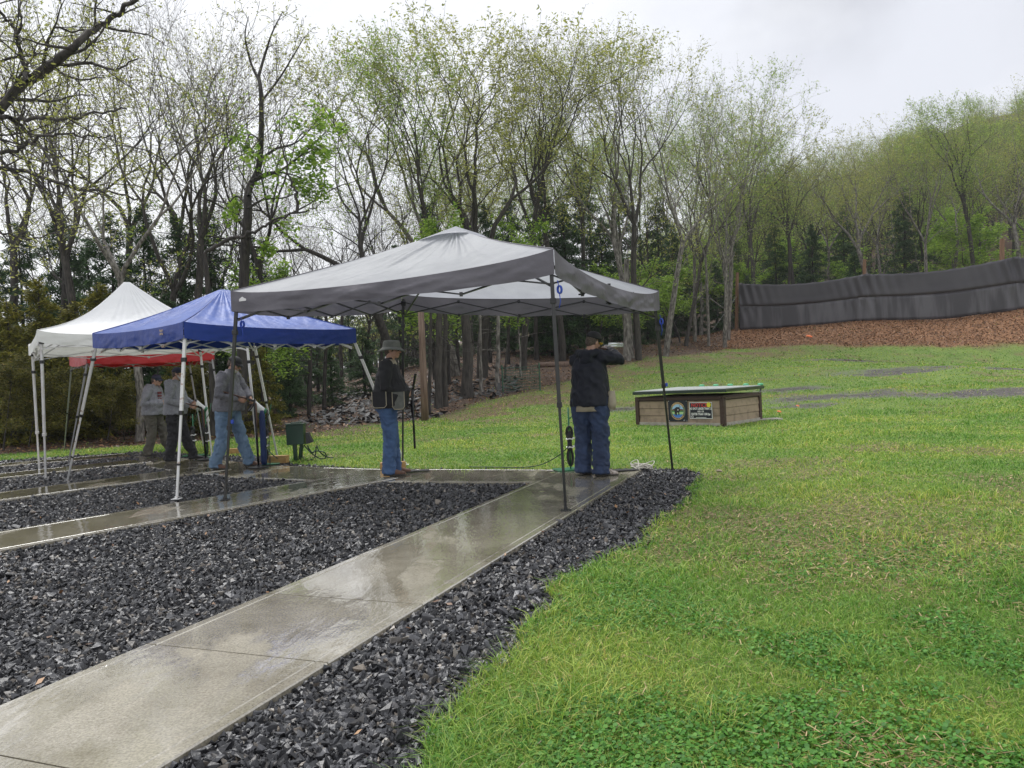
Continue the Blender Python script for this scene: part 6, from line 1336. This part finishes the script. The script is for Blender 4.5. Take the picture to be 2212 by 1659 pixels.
def build_person(f, J, top_m, trou_m, shoe_m, girth=1.0, belly=0, hem=.86, loose=.03, hood=None, legloose=1.0, sleeve_m=None, clog=False, topname='jacket', cuffr=.043, wr=.008):
    """J: joints (local metres for a 1.78 m person)"""
    V3 = Vector; mb = MB(); pel, che, nk, hc = V3(J['pelvis']), V3(J['chest']), V3(J['neck']), V3(J['head'])
    X = V3(J.get('side', (1, 0, 0))).normalized()
    mid = pel.lerp(che, .42) + V3((0, belly * .6, 0)); tors = [pel + V3((0, 0, -.08)), pel, mid, che, che.lerp(nk, .55), nk - V3((0, 0, .02)), nk + V3((0, 0, .03))]
    tw = [.12, .155 * girth, .15 * girth, .165, .15, .07, .055]; td = [.09, .11 * girth, .11 * girth + belly * .5, .115, .09, .06, .052]
    mb.tube(tors, tw, 16, ry=td, up=X); mb.tube([nk - V3((0, 0, .03)), nk.lerp(hc, .5), hc - V3((0, 0, .03))], [.062, .055, .055], 12)
    q, M = head(f, mb, hc, *J['look'])
    for S in 'LR':
        sh, el, wr_ = V3(J['sh' + S]), V3(J['el' + S]), V3(J['wr' + S]); mb.tube([che.lerp(sh, .55), sh, sh.lerp(el, .5), el, el.lerp(wr_, .35), wr_], [.05, .055, .046, .038, .038, .026], 10)
        hd = J['hand' + S]; hand(mb, wr_, hd[0], hd[1], hd[2], hd[3])
        hp, kn, an = V3(J['hip' + S]), V3(J['kn' + S]), V3(J['an' + S]); mb.tube([hp + V3((0, 0, .04)), hp.lerp(kn, .4), kn, kn.lerp(an, .35), an + V3((0, 0, .08))], [.085, .075, .052, .055, .038], 12)
        t = V3(J['toe' + S]).normalized(); mb.tube([an + V3((0, 0, .09)) , an + V3((0, 0, .05)) - t * .02, an + t * .08 + V3((0, 0, .035)), an + t * .16 + V3((0, 0, .025))], [.036, .036, .035, .026], 10)
    f.mb('body', mb, M_skin, vox=.0055, smooth_it=1)
    # trousers
    mb = MB(); lk = legloose
    mb.tube([pel + V3((0, 0, -.13)), pel + V3((0, 0, -.05)), pel + V3((0, 0, .10))], [.135, .168 * girth, .158 * girth], 16, ry=[.10, .128 * girth, .118 * girth + belly * .3], up=X)
    for S in 'LR':
        hp, kn, an = V3(J['hip' + S]), V3(J['kn' + S]), V3(J['an' + S])
        mb.tube([hp + V3((0, 0, .06)), hp.lerp(kn, .35), hp.lerp(kn, .75), kn, kn.lerp(an, .4), an + V3((0, 0, .14)), an + V3((0, -.01, .035))], [.105 * lk, .100 * lk, .085 * lk, .080 * lk, .078 * lk, .074 * lk, .080 * lk], 14)
        for z, r in ((.06, .084), (.10, .078), (.15, .081)): mb.tube([an + V3((0, 0, z - .012)), an + V3((0, .004, z + .012))], [r * lk, r * .97 * lk], 14)
    f.mb('trousers', mb, trou_m, vox=.010, wr=.015, wf=9, seed=hem * 31, smooth_it=3)
    # top garment
    mb = MB(); L_ = loose; zb = hem; b0 = V3((pel.x, pel.y + belly * .3, zb))
    mb.tube([b0, b0 + V3((0, 0, .05)), mid, che, che.lerp(nk, .5), nk + V3((0, -.005, .0)), nk + V3((0, -.01, .035))], [.17 * girth + L_ * 1.1, .172 * girth + L_, .158 * girth + L_ * 1.1, .178 + L_ * .7, .165 + L_ * .4, .085, .068], 18, ry=[.13 * girth + L_ * .9 + belly * .3, .132 * girth + L_ * .9 + belly * .35, .12 * girth + L_ + belly * .55, .128 + L_ * .7, .105 + L_ * .3, .078, .066], up=X)
    for S in 'LR':
        sh, el, wr_ = V3(J['sh' + S]), V3(J['el' + S]), V3(J['wr' + S]); a = .052 + L_ * .45
        mb.tube([che.lerp(sh, .5), sh, sh.lerp(el, .5), el, el.lerp(wr_, .4), el.lerp(wr_, .85), wr_.lerp(el, .04)], [a + .012, a + .020, a + .006, a - .002, a - .008, cuffr + .004, cuffr - .002], 12)
    if hood:
        hb = nk + V3((0, -.09, -.03)); mb.tube([nk + V3((-.11, .02, -.01)), nk + V3((-.12, -.06, .0)), hb + V3((-.05, -.03, .0)), hb + V3((.05, -.03, 0)), nk + V3((.12, -.06, .0)), nk + V3((.11, .02, -.01))], [.03, .042, .055, .055, .042, .03], 10); ell(mb, hb + V3((0, -.025, -.05)), .095, .055, .075)
    tp = f.mb(topname, mb, top_m, vox=.010, wr=wr, wf=7, seed=hem * 17 + girth, smooth_it=3)
    for S in 'LR': shoe(f, (J['an' + S][0], J['an' + S][1], 0), J['toe' + S], shoe_m, clog)
    return q, M, tp
def gun(pts_b, label, stock, rec, barrel, fore, bm=None, wood=None):
    """stock, rec, barrel, fore: world-space point pairs"""
    wd = wood or M_gunw; bm = bm or M_gunm; r0 = empty('shotgun', Vector(pts_b), label, 'shotgun', None)
    m = MB(); a, b = Vector(stock[0]), Vector(stock[1]); d = (b - a); m.tube([a, a + d * .1, a + d * .5, a + d * .8, b], [.015, .017, .016, .014, .016], 8, ry=[.062, .060, .042, .022, .026], up=stock[2]); m.build('stock', wd, r0, smooth=True)
    m = MB(); m.bar(rec[0], rec[1], .036, .055); m.tube([Vector(rec[0]).lerp(Vector(rec[1]), .3) + Vector((0, 0, -.04)), Vector(rec[0]).lerp(Vector(rec[1]), .6) + Vector((0, 0, -.05))], .005, 5); m.build('receiver', M_gunm if bm is M_gunm else bm, r0, bevel=.005)
    m = MB(); m.tube([barrel[0], barrel[1]], .0135, 10); o2 = Vector(barrel[2]) * .027; m.tube([Vector(barrel[0]) + o2, Vector(barrel[1]) + o2], .0135, 10); m.bar(Vector(barrel[0]) + o2 * 1.65, Vector(barrel[1]) + o2 * 1.65, .006); m.build('barrels', bm, r0, smooth=True)
    m = MB(); a, b = Vector(fore[0]), Vector(fore[1]); m.tube([a, a.lerp(b, .1), a.lerp(b, .8), b], [.022, .027, .024, .016], 10); m.build('forend', wd, r0, smooth=True); return r0
# --- shooter in the dark raincoat
f = Fig(G(1281, 1026.5), 26, 'man in black cap and dark hooded raincoat aiming a shotgun', 1.0)
J = dict(pelvis=(0, 0, .92), chest=(.0, .02, 1.30), neck=(.01, .03, 1.50), head=(.05, .09, 1.635), look=(26, 14, 12), side=(1, 0, 0), shL=(-.155, .03, 1.415), shR=(.175, .04, 1.44), elL=(-.06, .34, 1.27), elR=(.345, .16, 1.40), wrL=(.02, .58, 1.475), wrR=(.155, .30, 1.535),
         handL=((.25, .9, .1), (0, .7, .7), .7, (0, 0, 1)), handR=((-.5, .5, -.2), (0, 0, -1), .95, (0, 0, -1)), hipL=(-.10, 0, .90), hipR=(.10, 0, .90), knL=(-.12, .05, .50), knR=(.12, .01, .50), anL=(-.13, .03, 0), anR=(.13, -.06, 0), toeL=(.2, .9, 0), toeR=(.95, .55, 0))
q, M, tp = build_person(f, J, M_navy, M_jeand, M_clog, girth=1.08, belly=.03, hem=.85, loose=.058, hood=True, legloose=1.28, clog=True, topname='raincoat', wr=.011)
capobj(f, q, M, M_capk); hairp(f, q, M, M_hair); glasses(f, q, M, M_yell)
mb = MB(); mb.tube([(0, .0, .785), (0, .0, .88)], [.205, .20], 18, ry=[.165, .16], up=(1, 0, 0)); f.mb('vest_hem', mb, M_khaki)
mb = MB(); mb.tube([(.25, .05, .80), (.26, .06, .86), (.255, .06, 1.02)], [.05, .058, .048], 10, ry=[.06, .075, .055], up=(1, 0, 0)); f.mb('shell_pouch', mb, M_khaki)
W = f.w; gun(W((.15, .1, 1.56)), 'shotgun with bright steel barrels shouldered by the man in the dark raincoat', (W((.15, .10, 1.535)), W((.12, .36, 1.565)), (0, 0, 1)), (W((.12, .36, 1.575)), W((.105, .52, 1.58))), (W((.105, .52, 1.58)), W((.06, 1.22, 1.60)), (0, 0, 1)), (W((.10, .54, 1.56)), W((.085, .82, 1.565))), bm=M_guns)
# --- man in the bucket hat
f = Fig(G(847, 1026), 82, 'man in grey bucket hat and black shooting vest holding a shotgun muzzle down', 1.04)
J = dict(pelvis=(0, -.02, .93), chest=(0, .0, 1.28), neck=(0, .03, 1.48), head=(0, .075, 1.62), look=(18, 2, 0), shL=(-.19, .02, 1.42), shR=(.19, -.01, 1.43), elL=(-.22, .05, 1.14), elR=(.23, -.03, 1.13), wrL=(-.06, .22, 1.06), wrR=(.10, .20, 1.05),
         handL=((.5, .6, -.1), (0, 0, -1), .8, (.5, -.5, 0)), handR=((-.4, .8, -.1), (0, 0, -1), .8, (-.5, -.3, 0)), hipL=(-.10, -.02, .90), hipR=(.10, -.02, .90), knL=(-.11, .02, .50), knR=(.11, .0, .50), anL=(-.12, .04, 0), anR=(.10, -.03, 0), toeL=(-.1, 1, 0), toeR=(.12, 1, 0))
q, M, tp = build_person(f, J, M_blkc, M_jean, M_bshoe, girth=1.26, belly=.10, hem=.90, loose=.036, topname='sweater', legloose=1.02)
hairp(f, q, M, M_hair); glasses(f, q, M, M_glass)
mb = MB(); prof = [(.098, .035), (.100, .045), (.098, .09), (.088, .115), (.05, .125)]; V = []; sd = 24
rings = [(1.72, -.012 ), (1.45, .012), (1.12, .03)] + [(1.04, .04), (1.02, .07), (.98, .10), (.85, .122), (.4, .128)]
for kx, z in rings:
    for k in range(sd): b = 2 * math.pi * k / sd; V.append(q(.092 * kx * math.cos(b), -.01 + .112 * kx * math.sin(b), z + (.012 * math.sin(2 * b + 1) if kx > 1.2 else 0)))
mb.add(V, [(i * sd + k, i * sd + (k + 1) % sd, (i + 1) * sd + (k + 1) % sd, (i + 1) * sd + k) for i in range(len(rings) - 1) for k in range(sd)] + [tuple((len(rings) - 1) * sd + k for k in range(sd))]); hh = f.mb('bucket_hat', mb, M_hat); so_ = hh.modifiers.new('t', 'SOLIDIFY'); so_.thickness = .005
# vest: body panel, khaki yoke, belt, pockets with piping
mb = MB(); mb.tube([(0, .03, .87), (0, .03, .95), (0, .05, 1.1), (0, .01, 1.30), (0, .02, 1.42), (0, .02, 1.475)], [.235, .235, .228, .212, .17, .10], 18, ry=[.225, .222, .215, .165, .122, .085], up=(1, 0, 0)); f.mb('vest', mb, M_blkc, vox=.01, wr=.006)
mb = MB(); mb.tube([(0, .015, 1.40), (0, .02, 1.445), (0, .02, 1.495)], [.178, .15, .095], 18, ry=[.127, .112, .085], up=(1, 0, 0)); f.mb('vest_yoke', mb, M_khaki)
mb = MB(); mb.tube([(0, .045, 1.085), (0, .045, 1.115)], .232, 26, ry=.212, up=(1, 0, 0)); f.mb('belt', mb, M_khaki)
def pocket(c, w, h, yaw, nm, m1=M_blkc):
    Mz = Matrix.Rotation(yaw, 3, 'Z'); pts = [(-w, h), (-w, -h * .7), (-w * .7, -h), (w * .7, -h), (w, -h * .7), (w, h)]; mb = MB(); c = Vector(c); n = len(pts)
    mb.add([c + Mz @ Vector((x, -.03, z)) for x, z in pts] + [c + Mz @ Vector((x * .9, .03, z * .9)) for x, z in pts], [tuple(range(n)), tuple(range(2 * n - 1, n - 1, -1))] + [(i, (i + 1) % n, n + (i + 1) % n, n + i) for i in range(n)]); o = f.mb(nm, mb, m1, smooth=False)
    mb = MB(); mb.tube([c + Mz @ Vector((x * 1.01, -.032, z * 1.01)) for x, z in pts], .006, 5); f.mb('piping', mb, M_khaki, o)
pocket((.20, -.10, .985), .10, .10, math.radians(62), 'vest_pocket'); pocket((.20, .12, .965), .075, .11, math.radians(100), 'shell_pouch', M_hat)
W = f.w; gun(W((.0, .30, .4)), 'dark shotgun held muzzle down by the man in the bucket hat', (W((.03, .36, 1.30)), W((.03, .315, 1.08)), (1, 0, 0)), (W((.03, .315, 1.10)), W((.03, .305, .98))), (W((.03, .305, .98)), W((.03, .31, .33)), (0, -1, 0)), (W((.03, .30, .96)), W((.03, .305, .72))), wood=M_gunm)
# --- man in the grey sweatshirt, light jeans
f = Fig(G(500, 1011), 98, 'man in grey sweatshirt and light blue jeans looking down at an opened shotgun', 1.04)
J = dict(pelvis=(0, -.03, .93), chest=(0, .0, 1.29), neck=(0, .06, 1.485), head=(0, .13, 1.60), look=(0, 28, 0), shL=(-.21, .03, 1.42), shR=(.21, .03, 1.42), elL=(-.24, .16, 1.17), elR=(.31, .02, 1.13), wrL=(-.07, .33, 1.07), wrR=(.13, .23, 1.06),
         handL=((.4, .5, -.5), (-.3, .3, -.8), .8, (.3, -.6, 0)), handR=((-.3, .85, -.35), (-.2, -.3, -.9), .7, (-.5, -.3, 0)), hipL=(-.11, -.03, .90), hipR=(.11, -.03, .90), knL=(-.17, .09, .50), knR=(.14, -.05, .50), anL=(-.20, .18, 0), anR=(.15, -.17, 0), toeL=(-.1, 1, 0), toeR=(.1, 1, 0))
q, M, tp = build_person(f, J, M_sweat, M_jeanl, M_bshoe, girth=1.2, belly=.09, hem=.885, loose=.042, topname='sweatshirt', legloose=1.08, wr=.012)
capobj(f, q, M, M_capk); hairp(f, q, M, M_hair); glasses(f, q, M, M_glass); beardp(f, q, M, M_beard)
W = f.w; a = W((.02, .46, .06)); gun(a, 'opened shotgun with walnut stock, its barrels resting on a floor disc by the light jeans', (W((.30, .02, 1.20)), W((.08, .34, 1.06)), (0, 0, 1)), (W((.08, .34, 1.06)), W((.03, .42, 1.02))), (W((.02, .44, 1.02)), W((.02, .46, .03)), (0, -1, 0)), (W((.02, .445, .99)), W((.02, .455, .62))))
def disc(c, lab): m = MB(); m.lathe([(.16, 0), (.16, .01), (.05, .018), (.03, .05)], Vector((c.x, c.y, 0)), sides=22); o = m.build('floor_disc', M_dark, None, smooth=False); tag(o, lab, 'rest')
disc(a, 'black round gun rest on the concrete by the man in light jeans')
bgp = W((-.16, .46, 0)); m = MB(); m.tube([bgp + Vector((0, 0, z)) for z in (.02, .1, .5, .82, .9)], [.04, .05, .048, .045, .025], 10); bb_ = m.build('bag_body', M_blue, None, smooth=True)
rbg = empty('canopy_bag', bgp, 'tall blue folded carry bag standing behind the legs of the man in light jeans', 'bag'); bb_.parent = rbg; bb_.matrix_parent_inverse = rbg.matrix_basis.inverted()
m = MB(); [m.tube([bgp + Vector((.095, -.02 + y, z)) for z in (.02, .9)], .006, 5) for y in (-.03, .03)]; [m.tube([bgp + Vector((.095, -.06, z)), bgp + Vector((.095, .02, z + .02))], .005, 5) for z in np.arange(.08, .9, .09)]; m.build('wire_side', M_dark, rbg)
# --- man in the grey hoodie, black trousers
f = Fig(G(385, 995.5), 82, 'man in light grey hoodie, black trousers and navy cap holding an opened shotgun', .985)
J = dict(pelvis=(0, -.03, .93), chest=(0, -.01, 1.29), neck=(0, .0, 1.485), head=(0, .07, 1.625), look=(6, 0, 0), shL=(-.20, .02, 1.42), shR=(.20, -.02, 1.42), elL=(-.22, .10, 1.14), elR=(.29, -.04, 1.12), wrL=(-.08, .28, 1.06), wrR=(.07, .27, 1.02),
         handL=((.5, .7, -.1), (0, 0, -1), .8, (.3, -.6, 0)), handR=((-.1, .9, -.35), (0, -.3, -.9), .6, (-.5, -.3, 0)), hipL=(-.10, -.03, .90), hipR=(.10, -.03, .90), knL=(-.13, .10, .50), knR=(.12, -.04, .50), anL=(-.16, .22, 0), anR=(.12, -.12, 0), toeL=(-.1, 1, 0), toeR=(.15, 1, 0))
q, M, tp = build_person(f, J, M_hoodg, M_blkc, M_kshoe, girth=1.12, belly=.05, hem=.875, loose=.04, hood=True, topname='hoodie', legloose=1.1, wr=.012)
capobj(f, q, M, M_cap); hairp(f, q, M, M_hair); glasses(f, q, M, M_yell); beardp(f, q, M, M_beard)
W = f.w; a = W((.0, .50, .06)); gun(a, 'opened shotgun with a reddish forend held by the man in black trousers', (W((.16, .12, 1.10)), W((.04, .40, 1.0)), (0, 0, 1)), (W((.04, .40, 1.0)), W((.0, .46, .96))), (W((.0, .47, .96)), W((.0, .50, .03)), (0, -1, 0)), (W((.0, .475, .94)), W((.0, .485, .60))))
disc(a, 'black round gun rest on the concrete in front of the man in black trousers')
# --- man with folded arms
f = Fig(G(337, 985), 92, 'man with folded arms in a grey hoodie with dark red lettering and olive trousers', .955)
J = dict(pelvis=(0, -.02, .93), chest=(0, -.01, 1.29), neck=(0, .02, 1.485), head=(0, .09, 1.60), look=(0, 10, 0), shL=(-.21, .0, 1.41), shR=(.21, .0, 1.41), elL=(-.25, .06, 1.13), elR=(.31, -.05, 1.12), wrL=(-.02, .24, 1.12), wrR=(.10, .27, 1.10),
         handL=((.9, .15, 0), (0, 0, -1), .5, (0, -1, 0)), handR=((-.9, .25, 0), (0, 0, -1), .5, (0, -1, 0)), hipL=(-.10, -.02, .90), hipR=(.10, -.02, .90), knL=(-.14, .10, .50), knR=(.12, -.01, .50), anL=(-.18, .20, 0), anR=(.13, -.10, 0), toeL=(-.1, 1, 0), toeR=(.1, 1, 0))
q, M, tp = build_person(f, J, M_hoodg, M_olive, M_kshoe, girth=1.25, belly=.09, hem=.88, loose=.05, hood=True, topname='hoodie', legloose=1.12, wr=.012)
capobj(f, q, M, M_cap); hairp(f, q, M, M_hair); glasses(f, q, M, M_glass)
mb = MB()
for z, w in ((1.33, .05), (1.27, .035), (1.20, .05)): mb.box((.10, .19, z), .09, .012, w, M=Matrix.Rotation(-.5, 3, 'Z')); mb.box((.10, .193, z), .04, .012, w * .4, M=Matrix.Rotation(-.5, 3, 'Z'))
f.mb('chest_lettering', mb, M_maroon, smooth=False)
# ------------------------------------------------------------------ haze
hm = bpy.data.materials.new('haze'); hm.use_nodes = True; hn = hm.node_tree; hn.nodes.remove(hn.nodes['Principled BSDF']); pv_ = hn.nodes.new('ShaderNodeVolumePrincipled'); pv_.inputs['Color'].default_value = (.86, .88, .92, 1); pv_.inputs['Density'].default_value = .00045; pv_.inputs['Anisotropy'].default_value = .2
hn.links.new(pv_.outputs[0], hn.nodes['Material Output'].inputs['Volume'])
m = MB(); m.box((0, 105, 35), 330, 270, 90); hz_o = m.build('haze', hm, None); tag(hz_o, 'thin rainy mist between the camera and the far woods', 'haze', None, 'stuff')
hz_o.location = (0, 0, 0)
SC.cycles.volume_bounces = 0
